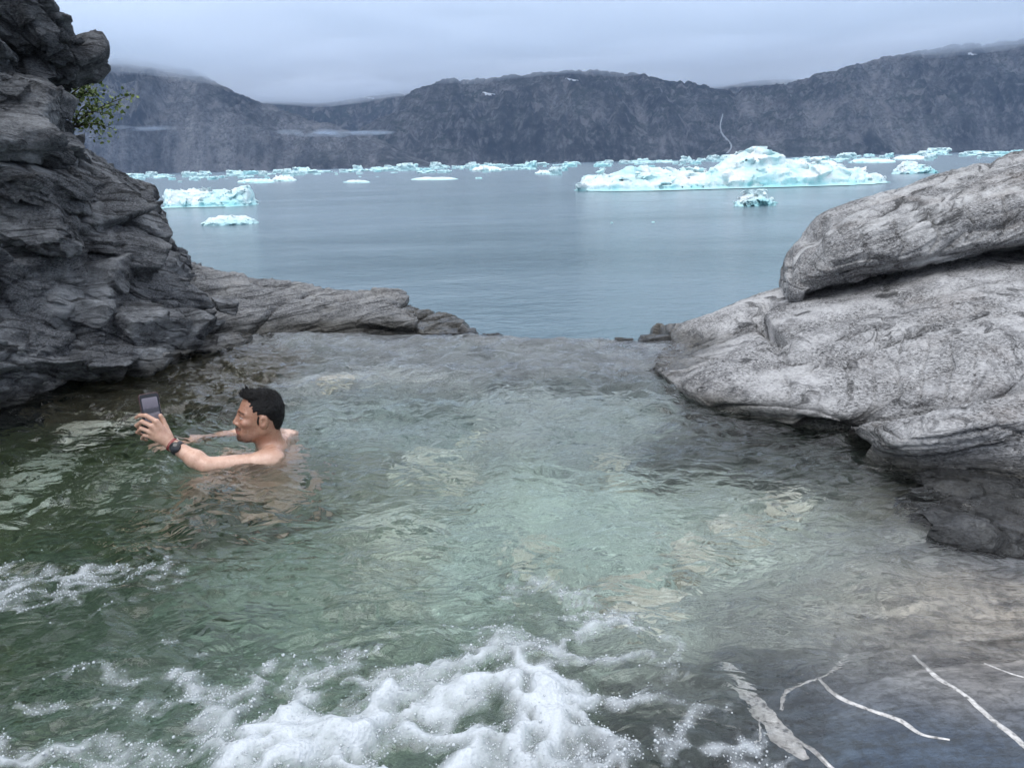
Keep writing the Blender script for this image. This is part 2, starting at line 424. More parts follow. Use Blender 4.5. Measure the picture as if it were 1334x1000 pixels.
drape('scree_chute', m_scree, [(884, 150), (895, 172), (890, 190), (894, 203)], 8, 'pale branching scree chute on the dark central mountain above the large iceberg', 'scree')
drape('scree_chute', m_scree, [(448, 182), (452, 196), (456, 214)], 7, 'pale scree gully below the thin fog strip', 'scree')
drape('scree_chute', m_scree, [(480, 160), (515, 148), (545, 138)], 7, 'long pale scree ramp on the left flank of the central mountain', 'scree')
for k, (x, y, dx, wd) in enumerate([(412, 131, 9, 16), (434, 130, 7, 16), (479, 127, 16, 18), (523, 121, 12, 14), (636, 122, 12, 22), (1268, 71, 12, 22), (745, 104, 14, 20)]):
    drape('snow_patch', m_snow, [(x - dx / 2, y - 1), (x, y + .8), (x + dx / 2, y + 1.6)], wd * .8,
          ['small snow patch at the foot of the cloud, left end of the row', 'second small snow patch of the row below the cloud', 'longest snow streak of the row below the cloud', 'snow streak of the row closest to the central mountain',
           'lone snow patch on the left shoulder of the central mountain', 'bright snow patch high on the right hand mountain', 'pale snow streak near the summit of the central mountain'][k], 'snow', lift=5, n=8)

# ------------------------------------------------------------------ cloud banks (closed bodies of even fog; overlapping shells soften the base)
def fog_mat(name, dens, col=(.86, .92, 1.0)):
    m = Mat(name)
    v = m.n('VolumePrincipled', {'Color': C3(*col), 'Density': dens, 'Anisotropy': 0.0})
    m.t.links.new(v.outputs[0], m.out.inputs['Volume']); return m.m
def cloud_shell(name, base, amp, dens, seed, x0=-7000, x1=7000, y0=1900, y1=7600, top=150):
    nx, ny = 170, 80
    X, Y = np.meshgrid(np.linspace(x0, x1, nx), np.linspace(y0, y1, ny))
    q = np.stack([X * .0011, Y * .0011, 0 * X + seed], -1)
    Z = base(X) + amp * fbm(q, 5, .55) * 1.6
    T = base(X) + top + 30 * fbm(q * 2 + 7, 3)
    T = np.maximum(T, Z + 15)
    edge = np.minimum(sstep(y0, y0 + 1700, Y), 1 - sstep(y1 - 900, y1, Y))         # thins out to its near and far rims
    mid_ = (T + Z) / 2; T = mid_ + (T - mid_) * (edge + .02); Z = mid_ + (Z - mid_) * (edge + .02)
    lo = np.stack([X, Y, Z], -1).reshape(-1, 3); hi = np.stack([X, Y, T], -1).reshape(-1, 3)
    n = nx * ny; f = gridfaces(ny, nx)
    idx = np.arange(n).reshape(ny, nx)
    ring = np.concatenate([idx[0, :], idx[1:, -1], idx[-1, -2::-1], idx[-2:0:-1, 0]]); rn = np.roll(ring, -1)
    sides = np.stack([ring, ring + n, rn + n, rn], -1)[:, ::-1]
    return mesh_np(name, np.r_[lo, hi], [f[:, ::-1], f + n, sides], fog_mat(name, dens))
def cbase(off):
    pts = np.array([(-4500, 560), (-2900, 560), (-2300, 550), (-1900, 520), (-1500, 515), (-900, 585), (-400, 560), (0, 540), (600, 530), (1200, 530), (1700, 560), (2300, 605), (3200, 640), (6000, 640)], float)
    return lambda X: np.interp(X, pts[:, 0], pts[:, 1]) + off
for k, (off, dens) in enumerate(((-10, .0012), (25, .0017), (60, .0026))):
    obj('cloud_bank', cloud_shell('cloud_bank', cbase(off), 55, dens, 31 + k * .35), kind='stuff', label=['thin lowest veil of the grey cloud hiding the mountain tops', 'middle layer of the grey cloud hiding the mountain tops', 'dense upper layer of the grey cloud hiding the mountain tops'][k], category='cloud')
def wisp(px0, px1, py, Y, thick, dens, label, seed, n=7):
    """a strip of fog: overlapping thin lobes of even density with ragged rims"""
    r_ = np.random.default_rng(seed)
    for k in range(n):
        t0 = r_.beta(2.2, 1.4) * .84; t1 = t0 + r_.uniform(.06, .30)
        yy = py + r_.normal() * 1.3 - 2 * t0
        a, b = aty(px0 + (px1 - px0) * t0, yy, Y), aty(px0 + (px1 - px0) * min(t1, 1), yy, Y); c = (a + b) / 2; L = (b - a)[0] / 2; c[1] += r_.normal() * 30
        th = thick * (.25 + .8 * r_.random()) 
        nu, nv = 90, 40
        u, v = np.meshgrid(np.linspace(0, 2 * math.pi, nu, endpoint=False), np.linspace(-math.pi / 2, math.pi / 2, nv))
        s = np.stack([np.cos(v) * np.cos(u), np.cos(v) * np.sin(u), np.sin(v)], -1)
        q = s * np.array([L, 120, th * 3]) * .035 + seed + k * 7
        r = 1 + .9 * fbm(q, 5, .65)
        p = s * np.array([L, 45, th]) * np.clip(r, .15, 2)[..., None] + c
        p[..., 2] += th * .5 * fbm(p * .006 + seed, 3)
        idx = np.arange(nu * nv).reshape(nv, nu); nx_ = np.roll(idx, -1, 1)
        f = np.stack([idx[:-1], nx_[:-1], nx_[1:], idx[1:]], -1).reshape(-1, 4)
        obj('fog_wisp', mesh_np('fog_wisp', p, f, fog_mat('fog_wisp', dens)), kind='stuff', label=label, category='fog', group=label)
wisp(345, 530, 174, 4050, 14, .0036, 'bright thin strip of fog hanging in front of the mountain valley', 3, 18)
wisp(110, 250, 169, 4030, 12, .002, 'faint fog strip across the pale cliffs of the left mountain', 12, 9)
# ------------------------------------------------------------------ haze
def make_haze():
    m = Mat('haze'); v = m.n('VolumePrincipled', {'Color': C3(.48, .67, 1.0), 'Density': .000034, 'Anisotropy': .1})
    m.t.links.new(v.outputs[0], m.out.inputs['Volume'])
    x, y0, y1, z0, z1 = 8000, -2000, 8400, -60, 1000
    vs = [(a, b, c) for c in (z0, z1) for b in (y0, y1) for a in (-x, x)]
    fs = [(0, 2, 3, 1), (4, 5, 7, 6), (0, 1, 5, 4), (2, 6, 7, 3), (0, 4, 6, 2), (1, 3, 7, 5)]
    obj('haze', mesh_np('haze', vs, np.array(fs), m.m, smooth=False), kind='stuff')
make_haze()

# ------------------------------------------------------------------ signed-distance bodies -> one continuous mesh
def surface_nets(f, lo, h):
    """f: (nx,ny,nz) field, negative inside -> verts, quads"""
    s = f < 0; nx, ny, nz = f.shape
    c = np.zeros((nx - 1, ny - 1, nz - 1), np.uint8)
    for dx in (0, 1):
        for dy in (0, 1):
            for dz in (0, 1): c += s[dx:nx - 1 + dx, dy:ny - 1 + dy, dz:nz - 1 + dz]
    act = (c > 0) & (c < 8); ijk = np.argwhere(act)
    vid = np.full(act.shape, -1, np.int32); vid[act] = np.arange(len(ijk))
    i, j, k = ijk.T; acc = np.zeros((len(ijk), 3)); cnt = np.zeros(len(ijk))
    cor = [(a, b, d) for a in (0, 1) for b in (0, 1) for d in (0, 1)]
    for a in cor:
        for ax in range(3):
            if a[ax]: continue
            b = list(a); b[ax] = 1
            fa = f[i + a[0], j + a[1], k + a[2]]; fb = f[i + b[0], j + b[1], k + b[2]]
            x = (fa < 0) != (fb < 0); t = np.where(x, fa / np.where(x, fa - fb, 1), 0)
            p = np.array(a, float)[None] + np.zeros((len(ijk), 3)); p[:, ax] += t
            acc += np.where(x[:, None], p, 0); cnt += x
    v = lo + (ijk + acc / cnt[:, None]) * h
    quads = []
    for ax in range(3):
        o1, o2 = [(1, 2), (2, 0), (0, 1)][ax]
        sl0 = [slice(None)] * 3; sl1 = [slice(None)] * 3
        sl0[ax] = slice(0, -1); sl1[ax] = slice(1, None)
        x = s[tuple(sl0)] != s[tuple(sl1)]
        e_ = np.argwhere(x); ok = (e_[:, o1] > 0) & (e_[:, o2] > 0) & (e_[:, o1] < f.shape[o1] - 1) & (e_[:, o2] < f.shape[o2] - 1)
        e_ = e_[ok]
        def cell(d1, d2):
            q = e_.copy(); q[:, o1] -= d1; q[:, o2] -= d2; return vid[q[:, 0], q[:, 1], q[:, 2]]
        q = np.stack([cell(1, 1), cell(0, 1), cell(0, 0), cell(1, 0)], -1)
        ins = s[e_[:, 0], e_[:, 1], e_[:, 2]]
        q[~ins] = q[~ins][:, ::-1]
        quads.append(q)
    return v, np.concatenate(quads)
def sdf_grid(lo, hi, h):
    lo, hi = np.array(lo, float), np.array(hi, float); n = np.ceil((hi - lo) / h).astype(int) + 1
    ax = [lo[a] + h * np.arange(n[a]) for a in range(3)]
    return np.stack(np.meshgrid(*ax, indexing='ij'), -1).astype(np.float32), lo
def smin(a, b, k):
    hh = np.clip(.5 + .5 * (b - a) / k, 0, 1); return b * (1 - hh) + a * hh - k * hh * (1 - hh)

# ------------------------------------------------------------------ ice
def ice_mat(name, blue):
    m = Mat(name); p = m.objc()
    z = m.n('SeparateXYZ', {0: p}).outputs[2]
    lay = m.noise(m.mapping(p, rot=(.25, .2, .4), scale=(.25, .25, 1.6)), 1.0, 6, .6, .5)
    big = m.noise(p, .35, 4, .6)
    c = m.mix(m.ramp(lay, [(.40, 0), (.62, 1)]), C3(.70, .72, .73), C3(.60, .70, .72))
    c = m.mix(m.math('MULTIPLY', m.ramp(big, [(.40, 0), (.62, 1)]), blue), c, C3(.34, .64, .68))
    # water-worn turquoise foot
    foot = m.n('MapRange', {'Value': m.math('ADD', z, m.math('MULTIPLY', big, -.9)), 'From Min': .35, 'From Max': -.35}).outputs[0]
    c = m.mix(m.math('MULTIPLY', foot, .5), c, C3(.16, .52, .56))
    b = m.bump(m.noise(p, 1.6, 8, .65), .6, .5)
    m.bsdf(Base_Color=c, Roughness=.55, Normal=b, Specular_IOR_Level=.4)
    return m.m
m_ice = ice_mat('glacier_ice', .7); m_ice_w = ice_mat('white_ice', .05); m_ice_t = ice_mat('turquoise_ice', .8)
def sea_pt(px, py):
    return onz(px, py, SEA_Z)
def berg(name, px0, px1, py, prof, depth, mat, label, h, seed, rough=1.0, over=.0, shelf=0.0, lean=0.0, tilt=0.0, hs=.68):
    """iceberg whose skyline follows prof = [(0..1 along, height in photo px)]"""
    a, b = sea_pt(px0, py + tilt), sea_pt(px1, py - tilt); c = (a + b) / 2; L = np.linalg.norm(b - a) / 2
    ppm = np.linalg.norm(c - CAM) / F
    prof = np.array(prof, float); xs = prof[:, 0] * 2 * L - L; zs = prof[:, 1] * ppm * hs; top = zs.max()
    P, lo = sdf_grid((-L * 1.08, -depth * .75, -top * .3 - .2), (L * 1.08, depth * .75, top * 1.3), h)
    X, Y, Z = P[..., 0], P[..., 1], P[..., 2]
    sc = 2.2 / top
    wv = np.stack([perlin(P * sc * .9 + seed + 3.1 * k) for k in range(3)], -1)
    Q = P + wv * top * .13 * rough
    H = np.interp(Q[..., 0], xs, zs)
    edge = depth / 2 * np.sqrt(np.clip(1 - (Q[..., 0] / L) ** 2, .02, 1)) ** .7
    yy = Q[..., 1] - lean * Z
    t = np.abs(yy) / edge
    Hh = H * np.clip(1.12 - .75 * t ** 2.2, 0, 2)
    d = np.maximum((Z - Hh) * .75, (np.abs(yy) - edge) * .8)
    d = np.maximum(d, np.abs(Q[..., 0]) - L)
    n1 = ridged(P * sc * np.array([1, 1, 1.3]) + seed, 3, .5) * .16 + fbm(P * sc * 3 + seed, 3, .55) * .10
    rv, fe = facets((P + wv * top * .15) * sc * np.array([.55, .9, .8]) + seed, 3, 1.3); rv2, fe = facets((P + wv * top * .1) * sc * np.array([1.6, 2.0, 2.2]) + seed, 5, 1.2); rv = rv + .35 * rv2
    d = d - rough * top * (n1 * .42 - .05 + .36 * rv) + over * np.exp(-((Z - .05 * top) / (.10 * top)) ** 2) * top
    if shelf: d = np.minimum(d, np.maximum(np.hypot(X / 1.0, Y * L / depth * 1.1) - L * 1.03 + wv[..., 0] * top * .3, np.abs(Z + .02) - shelf))
    v, f = surface_nets(d, lo, h)
    o = obj(name, mesh_np(name, v, f, mat), label=label, category='iceberg')
    o.location = c; o.rotation_euler.z = math.atan2((b - a)[1], (b - a)[0])
    return o
berg('iceberg', 755, 1143, 243, [(0, 0), (.01, 18), (.05, 25), (.12, 24), (.2, 27), (.28, 27), (.36, 25), (.42, 30), (.47, 36), (.50, 42), (.54, 52), (.58, 57), (.62, 55), (.65, 45), (.69, 36), (.73, 41), (.78, 41), (.83, 33), (.87, 25), (.92, 19), (.96, 14), (.99, 8), (1, 0)],
     13, m_ice, 'largest iceberg, long craggy and turquoise with a tall white peak', .23, 5.2, .42, over=.03, shelf=.10, tilt=5.5, hs=.62)
berg('iceberg', 957, 1008, 268, [(0, 4), (.1, 12), (.3, 19), (.5, 15), (.62, 22), (.75, 20), (.85, 6), (.97, 4), (1, 0)], 1.5, m_ice, 'small ragged iceberg floating just in front of the largest iceberg', .05, 9.4, 1.0, tilt=.8)
berg('iceberg', 219, 331, 268, [(0, 24), (.15, 25), (.35, 23), (.55, 20), (.7, 18), (.85, 21), (.93, 25), (.97, 23), (1, 3)], 6, m_ice, 'long low white iceberg with a turquoise upturned end beside the left cliff', .1, 2.7, .55, shelf=.07, tilt=1.3)
berg('ice_floe', 264, 335, 292, [(0, 2), (.15, 8), (.35, 12), (.6, 12), (.8, 10), (.95, 5), (1, 0)], 3.0, m_ice_w, 'flat white ice floe in open water in front of the long low white iceberg', .06, 7.7, .5, tilt=1)
berg('iceberg', 1164, 1217, 226, [(0, 2), (.1, 6), (.22, 16), (.35, 13), (.6, 9), (.8, 7), (.95, 4), (1, 0)], 5, m_ice_t, 'small bright turquoise iceberg with a pointed end beyond the right hand boulder', .14, 1.9, .7, tilt=.7)
for k, (x0, x1, y, hh, lb, mt) in enumerate([
    (543, 589, 234, 4, 'thin flat ice floe alone in front of the ice band, middle of the fjord', m_ice_w),
    (453, 478, 238, 4, 'short white floe lying just in front of the left part of the ice band', m_ice_w),
    (318, 350, 238, 6, 'flat floe in front of the ice band right behind the long low white iceberg', m_ice),
    (360, 380, 236, 8, 'small pointed white floe in front of the ice band on the left', m_ice_w),
    (624, 645, 223, 8, 'blocky white floe standing up from the middle of the ice band', m_ice_w),
    (700, 716, 227, 6, 'small peaked floe left of the largest iceberg', m_ice_w),
    (1117, 1155, 212, 6, 'flat turquoise floe beyond the pointed turquoise iceberg', m_ice_t),
    (795, 799, 291, 2.5, 'tiny scrap of ice alone on the open water in front of the largest iceberg', m_ice_w),
    (849, 853, 290, 2, 'tiny pale scrap of ice on the open water between floe and boulder', m_ice_w),
    (1175, 1200, 208, 6, 'tall white floe in the right hand part of the ice band', m_ice_w)]):
    prof = [(0, 1), (.1, hh * .6), (.3, hh), (.5, hh * .75), (.7, hh * .95), (.9, hh * .5), (1, 0)]
    L = np.linalg.norm(sea_pt(x1, y) - sea_pt(x0, y))
    berg('ice_floe', x0, x1, y, prof, L * .5, mt, lb, L / 42, 3.3 + k * 1.7, .7)
# the drift-ice band: a few floe shapes, copied and scattered with growing distance
FLOES = []
for k in range(6):
    P, lo = sdf_grid((-.62, -.45, -.08), (.62, .45, .5), .024)
    hp = .10 + .05 * k * (.3 + .7 * (k % 2))
    n1 = fbm(P * 3.1 + k * 7.7, 3); n2 = ridged(P * 4 + k * 3.1, 2)
    rr = np.hypot(P[..., 0] / .5, P[..., 1] / .34)
    d = np.maximum((rr - 1) * .3 + n1 * .16, P[..., 2] - hp * (.65 + 1.0 * n2 + .8 * fbm(P * 2 + k, 2)))
    v, f = surface_nets(d, lo, .024)
    FLOES.append(mesh_np('ice_floe', v, f, (m_ice_w, m_ice, m_ice_w, m_ice, m_ice_w, m_ice_w)[k]))
nb = 0
for k in range(300):
    px = rng.uniform(165, 1345)
    dy = 2.6 + (rng.beta(1.0, 2.6) * 11 if rng.random() < .85 else rng.beta(1, 2) * 20)
    if 745 < px < 1150 and dy > 13: continue
    if px > 1150 and dy > 12: dy *= .5
    hy = SHORE(px) - 1.5
    p = sea_pt(px, hy + dy)
    dist = p[1]
    wpx = min(rng.lognormal(2.35, .55), 42) * (.75 + .3 * (dy < 8))
    s = wpx * dist / F
    o = obj('ice_floe', FLOES[int(rng.integers(6))])
    o.location = p; o.scale = (s, s * .8, s * rng.uniform(.6, 1.5) * min(1, 14 / wpx)); o.rotation_euler.z = rng.uniform(-.5, .5) + (math.pi if rng.random() < .5 else 0)
    o['label'] = 'small ice floe in the distant band of drift ice below the mountains'; o['category'] = 'ice floe'; o['group'] = 'drift ice band along the far shore'

# ------------------------------------------------------------------ rock lofts
def rockify(g, mat_rot, amp, strata, crack, seed, fine=.012, normals=None, grooves=(), dents=(), fac=0.0):
    n = gnormals(g) if normals is None else normals
    Rm = rotm(*mat_rot)
    q = g @ Rm.T
    wob = np.stack([fbm(g * 1.3 + seed + 5 * k, 2) for k in range(3)], -1) * .09
    qs = (q + wob) * np.array([.8, .8, 3.6])
    d = amp * fbm(g * .9 + seed, 4, .5)
    d = d + strata * fbm(qs * 1.2 + seed, 5, .6)
    if fac:
        v, e = facets((q + wob) * np.array([1.15, 1.5, 3.6]) + seed, int(seed), 1.1); d = d + fac * (v - .5 * (1 - sstep(0, .07, e)))
        v, e = facets((q + wob * .8) * np.array([2.9, 3.6, 9.0]) + seed, int(seed) + 5, 1.0); d = d + fac * .36 * (v - .4 * (1 - sstep(0, .08, e)))
        v, e = facets((q + wob * .5) * np.array([7, 8, 21.0]) + seed, int(seed) + 8, 1.0); d = d + fac * .17 * v
    if crack:
        v, e = facets((q + wob) * np.array([.6, .8, 4.2]) + seed, int(seed) + 2, .8); d = d + crack * v
        v, e = facets((q + wob) * np.array([1.6, 2.2, 12.0]) + seed, int(seed) + 4, .8); d = d + crack * .4 * v
    d = d + fine * fbm(g * 13 + seed, 3, .6)
    if grooves or dents:
        px, py = proj(g); px = px + 5 * fbm(g * 5 + 1, 3); py = py + 5 * fbm(g * 5 + 41, 3)
        for line, wd, dp in grooves: d = d - dp * np.exp(-(seg_dist(px, py, line) / wd) ** 1.4)
        for poly, soft, dp in dents: d = d - dp * sstep(-soft, soft, in_poly(px, py, poly))
    return g + n * d[..., None]
def rock_loft(name, rows, nv, nu, mat, rot, amp, strata, crack, seed, parent=None, flip=False, fine=.012, grooves=(), dents=(), fac=0.0, **props):
    g = loft(rows, nv, nu)
    g2 = rockify(g, rot, amp, strata, crack, seed, fine, None, grooves, dents, fac)
    f = gridfaces(nv, nu)
    if flip: f = f[:, ::-1]
    return obj(name, mesh_np(name, g2, f, mat), parent, **props)
def P(px, py, Y=None, z=None):
    return onz(px, py, z) if Y is None else aty(px, py, Y)

# --- right hand lower slab
wl = [(846, 487), (880, 516), (925, 538), (985, 551), (1045, 562), (1105, 573), (1160, 590), (1240, 606), (1370, 612), (1520, 640)]
W = [onz(*q, 0.0) for q in wl]
rows = [[p + np.array([.12, .35, -.75]) for p in W], [p + np.array([.06, .12, -.18]) for p in W], [p + np.array([0, 0, .01]) for p in W],
        [aty(x, y, W[i][1] / K + dy) for i, (x, y, dy) in enumerate([(848, 479, .02), (886, 497, .0), (936, 512, -.02), (1000, 520, -.03), (1062, 527, -.03), (1125, 540, .0), (1180, 548, .0), (1255, 545, .05), (1380, 545, .1), (1520, 550, .1)])],
        [aty(x, y, W[i][1] / K + dy) for i, (x, y, dy) in enumerate([(854, 468, .28), (900, 474, .22), (955, 480, .22), (1018, 478, .25), (1080, 475, .28), (1150, 476, .32), (1205, 472, .38), (1280, 465, .42), (1400, 455, .5), (1540, 450, .5)])],
        [aty(x, y, W[i][1] / K + dy) for i, (x, y, dy) in enumerate([(860, 455, .6), (902, 450, .65), (952, 444, .75), (1008, 432, .85), (1065, 420, .95), (1130, 415, 1.0), (1195, 408, 1.05), (1270, 398, 1.05), (1390, 380, 1.1), (1540, 370, 1.1)])],
        [aty(x, y, W[i][1] / K + dy) for i, (x, y, dy) in enumerate([(866, 444, 1.0), (906, 434, 1.15), (948, 423, 1.35), (995, 402, 1.6), (1045, 385, 1.8), (1110, 374, 1.85), (1180, 363, 1.85), (1260, 350, 1.85), (1380, 336, 1.9), (1540, 325, 1.9)])]]
rows.append([p + np.array([0, .5, -.04]) for p in rows[-1]])
rows.append([p + np.array([0, 1.1, -.5]) for p in rows[-2]])
rows.append([p + np.array([0, 2.2, -1.8]) for p in rows[-3]])
rows.append([np.array([p[0], p[1] + 2.8, -3.6]) for p in rows[-4]])
for r in rows: r.insert(0, r[0] + np.array([.02, .12, -.4]))
EXTRA = [([(930 + 30 * k, 500 - 9 * k + 14 * math.sin(k * 2.1)), (1060 + 26 * k, 472 - 9 * k + 10 * math.sin(k)), (1180 + 24 * k, 440 - 8 * k + 12 * math.cos(k * 1.7))], 1.8, .014 + .008 * (k % 3)) for k in range(8)] + [([(1120 + 30 * k, 400 + 12 * k), (1100 + 34 * k, 450 + 10 * k), (1110 + 30 * k, 520)], 1.6, .012) for k in range(6)]
rock_loft('rock_slab', rows, 420, 330, m_slab, ROT_SLAB, .035, .028, .02, 3.3,
          grooves=[([(1000, 400), (985, 412), (1003, 426), (1021, 440), (1012, 452)], 5, .05), ([(1024, 424), (1080, 414), (1130, 402), (1180, 386), (1262, 364), (1340, 352)], 4, .04), ([(1058, 446), (1110, 442), (1150, 444)], 3, .02),
                   ([(1100, 552), (1150, 520), (1190, 498), (1240, 470)], 4, .03), ([(1214, 540), (1250, 520), (1340, 500)], 6, .05), ([(930, 532), (1000, 524), (1060, 530), (1110, 552)], 4, .03), ([(1010, 470), (1030, 500), (1020, 525)], 3, .015), ([(1120, 470), (1200, 455), (1300, 420)], 3, .018), ([(900, 500), (960, 492), (1010, 470)], 3, .015)] + EXTRA,
          dents=[([(988, 404), (1020, 440), (944, 457), (850, 482), (866, 440), (940, 424)], 5, .05), ([(1040, 548), (1120, 556), (1215, 530), (1225, 560), (1150, 592), (1040, 566)], 8, .07)], label='broad pale grey rock slab sloping down into the pool', category='rock')
# --- boulder lying on it
base = [(1036, 388, 5.15), (1075, 382, 5.0), (1130, 372, 4.95), (1190, 362, 4.9), (1260, 350, 4.85), (1350, 338, 4.8), (1480, 318, 4.8)]
low = [(1040, 372, 5.12), (1078, 362, 4.92), (1135, 350, 4.85), (1195, 340, 4.82), (1265, 325, 4.8), (1355, 310, 4.75), (1480, 290, 4.75)]
mid = [(1052, 345, 5.2), (1085, 325, 5.0), (1140, 308, 4.95), (1200, 295, 4.95), (1268, 278, 4.95), (1358, 260, 4.95), (1480, 240, 4.95)]
upp = [(1062, 325, 5.4), (1090, 300, 5.3), (1146, 277, 5.3), (1205, 260, 5.35), (1270, 245, 5.35), (1358, 222, 5.35), (1480, 195, 5.35)]
top = [(1066, 317, 5.7), (1094, 288, 5.75), (1150, 262, 5.8), (1206, 244, 5.85), (1268, 226, 5.9), (1352, 200, 5.95), (1480, 165, 5.95)]
R_ = [[aty(*q) for q in r] for r in (base, low, mid, upp, top)]
rows = [[p + np.array([.1, .5, -.12]) for p in R_[0]], [p + np.array([.05, .15, -.05]) for p in R_[0]]] + R_
rows.append([p + np.array([.03, .45, -.03]) for p in R_[-1]]); rows.append([p + np.array([.1, .9, -.4]) for p in R_[-1]]); rows.append([np.array([p[0] + .2, p[1] + 1.0, -.3]) for p in R_[-1]])
# the blunt left end is closed by drawing its column together towards the back
cc_ = np.mean([r[0] for r in rows[1:-2]], 0); ends = [r[0] for r in rows]
for r, e_ in zip(rows, ends): r.insert(0, cc_ + (e_ - cc_) * .72 + np.array([-.035, .03, 0]))
for r, e_ in zip(rows, ends): r.insert(0, cc_ + (e_ - cc_) * .03 + np.array([-.05, .05, 0]))
rock_loft('boulder', rows, 330, 330, m_slabd, ROT_SLAB, .06, .04, .03, 12.1,
          grooves=[([(1094, 300), (1150, 276), (1230, 246), (1340, 206)], 4, .025), ([(1110, 318), (1190, 290), (1280, 255), (1350, 232)], 4, .03), ([(1230, 330), (1260, 300), (1340, 285)], 5, .05), ([(1200, 262), (1290, 222)], 3, .02), ([(1085, 345), (1130, 335), (1190, 345)], 6, .05), ([(1280, 226), (1290, 212)], 6, .05)] + [([(1080 + 6 * k, 330 - 12 * k + 6 * math.sin(k * 3)), (1190, 300 - 13 * k), (1340, 262 - 14 * k + 6 * math.cos(k * 2))], 1.8, .02) for k in range(6)] + [([(1120 + 45 * k, 300 - 12 * k), (1135 + 45 * k, 330 - 12 * k), (1125 + 45 * k, 352 - 12 * k)], 1.8, .025) for k in range(5)],
          dents=[([(1045, 372), (1090, 352), (1160, 345), (1250, 328), (1350, 312), (1350, 345), (1200, 368), (1050, 392)], 8, .10)], label='large rounded grey boulder lying on the pale slab', category='boulder')
# --- low ledge and dark wet rocks at the right edge of the pool
def low_rock(name, front, crest, mat, label, seed, back=.5, crack=.02, amp=.03, nv=150, nu=200, sink=.5):
    Fp = [onz(*q) for q in front]; Cp = [onz(x, y, z) for x, y, z in crest]
    rows = [[p + np.array([.05, .15, -sink]) for p in Fp], [p + np.array([0, .02, -.1]) for p in Fp], Fp,
            [(a * .55 + b * .45) + np.array([0, -.02, .035]) for a, b in zip(Fp, Cp)], Cp,
            [p + np.array([0, back * .5, -.05]) for p in Cp], [p + np.array([0, back, -.5]) for p in Cp]]
    rock_loft(name, rows, nv, nu, mat, ROT_SLAB, amp, .03, crack, seed, fac=.018, label=label, category='rock', fine=.008)
low_rock('rock_ledge', [(1128, 597), (1150, 606), (1190, 614), (1250, 620), (1340, 640), (1500, 660)], [(1138, 580, .06), (1165, 572, .14), (1210, 562, .2), (1270, 550, .25), (1350, 540, .28), (1500, 530, .3)], m_slab, 'low pale ledge at the foot of the slab with a rusty water line', 6.6)
low_rock('wet_rock', [(1180, 648), (1215, 654), (1260, 658), (1340, 662), (1480, 670)], [(1200, 626, .03), (1235, 614, .05), (1275, 610, .06), (1350, 612, .07), (1480, 620, .08)], m_dark, 'dark wet slate rock just below the pale ledge', 17.6, back=.3)
low_rock('wet_rock', [(1205, 700), (1240, 712), (1290, 722), (1345, 732), (1480, 750)], [(1215, 680, .025), (1250, 665, .04), (1300, 652, .055), (1350, 645, .065), (1480, 636, .07)], m_dark, 'dark wet rock with a pale rim beside the shallow veined bed', 23.1, back=.25)

# --- left cliff
sil = [(-.9, 300, 455, 7.3), (-.1, 285, 395, 7.25), (None, 262, 360, 7.2), (None, 240, 330, 7.0), (None, 198, 290, 6.9), (None, 196, 254, 6.8), (None, 160, 238, 6.5), (None, 124, 206, 6.3), (None, 96, 172, 6.2), (None, 76, 150, 6.1), (None, 62, 116, 6.0), (None, 90, 92, 5.85), (None, 108, 64, 5.7), (None, 90, 40, 5.6), (None, 72, 0, 5.5), (None, 55, -70, 5.4), (None, 0, -160, 5.3)]
rows = []
for z, x, y, Y in sil:
    s = aty(x, y, Y)
    if z is not None: s = np.array([s[0], s[1], z])
    zz = s[2]
    r = []
    xw = -3.02 * K - .16 * max(0, zz)                      # wall leans back a little with height
    for yy, w_ in ((2.4, 0), (3.4, 0), (4.2, .05), (4.9, .2), (5.5, .5)):
        Yq = K * min(yy, Y - .15 * (5.6 - yy) - .25)
        r.append(np.array([xw * (1 - w_) + s[0] * w_ - .12 * (yy < 3.5), Yq, zz + .05 * math.sin(yy * 3 + zz)]))
    r.append(s * np.array([1, 1, 1]) + np.array([-.05, -.25, 0])); r.append(s)
    r.append(s + np.array([-.35, .3, -.02])); r.append(s + np.array([-1.3, .5, -.1])); r.append(s + np.array([-3.0, .3, -.1]))
    rows.append(r)
def cliff_mesh():
    g = loft(rows, 450, 410)
    n = gnormals(g)
    # outcropping layers that dip away along the wall: saw-tooth overhangs
    s_ = g[..., 2] + .62 * (g[..., 1] - 4.5) + .22 * fbm(g * .9 + 2, 3)
    per = .52; ph = s_ / per + .35 * fbm(g * 1.1 + 8, 2); fr = ph - np.floor(ph)
    saw = np.where(fr < .82, fr / .82, (1 - fr) / .18)
    amp = .15 * (.55 + .9 * np.clip(fbm(g * .7 + 3, 2) + .5, 0, 1))
    d = amp * (saw - .5)
    per2 = .17; ph2 = s_ / per2 + .6 * fbm(g * 1.9 + 18, 3); fr2 = ph2 - np.floor(ph2)
    d = d + .05 * (np.where(fr2 < .8, fr2 / .8, (1 - fr2) / .2) - .5)
    g = g + n * (d * sstep(-.3, .1, g[..., 2]))[..., None] * np.array([1, .5, .3])
    return rockify(g, ROT_CLIFF, .08, .035, .0, 41.0, .010, n, fac=.15)
cl = obj('rock_cliff', None, label='dark layered rock cliff with an overhanging nose rising from the pool', category='cliff')
cl.location = (-3.0, 4.5, 0)
def child(o, par):
    o.parent = par; o.matrix_parent_inverse = Matrix.Translation(-Vector(par.location)); return o
child(obj('rock_face', mesh_np('rock_face', cliff_mesh(), gridfaces(450, 410), m_cliff)), cl)

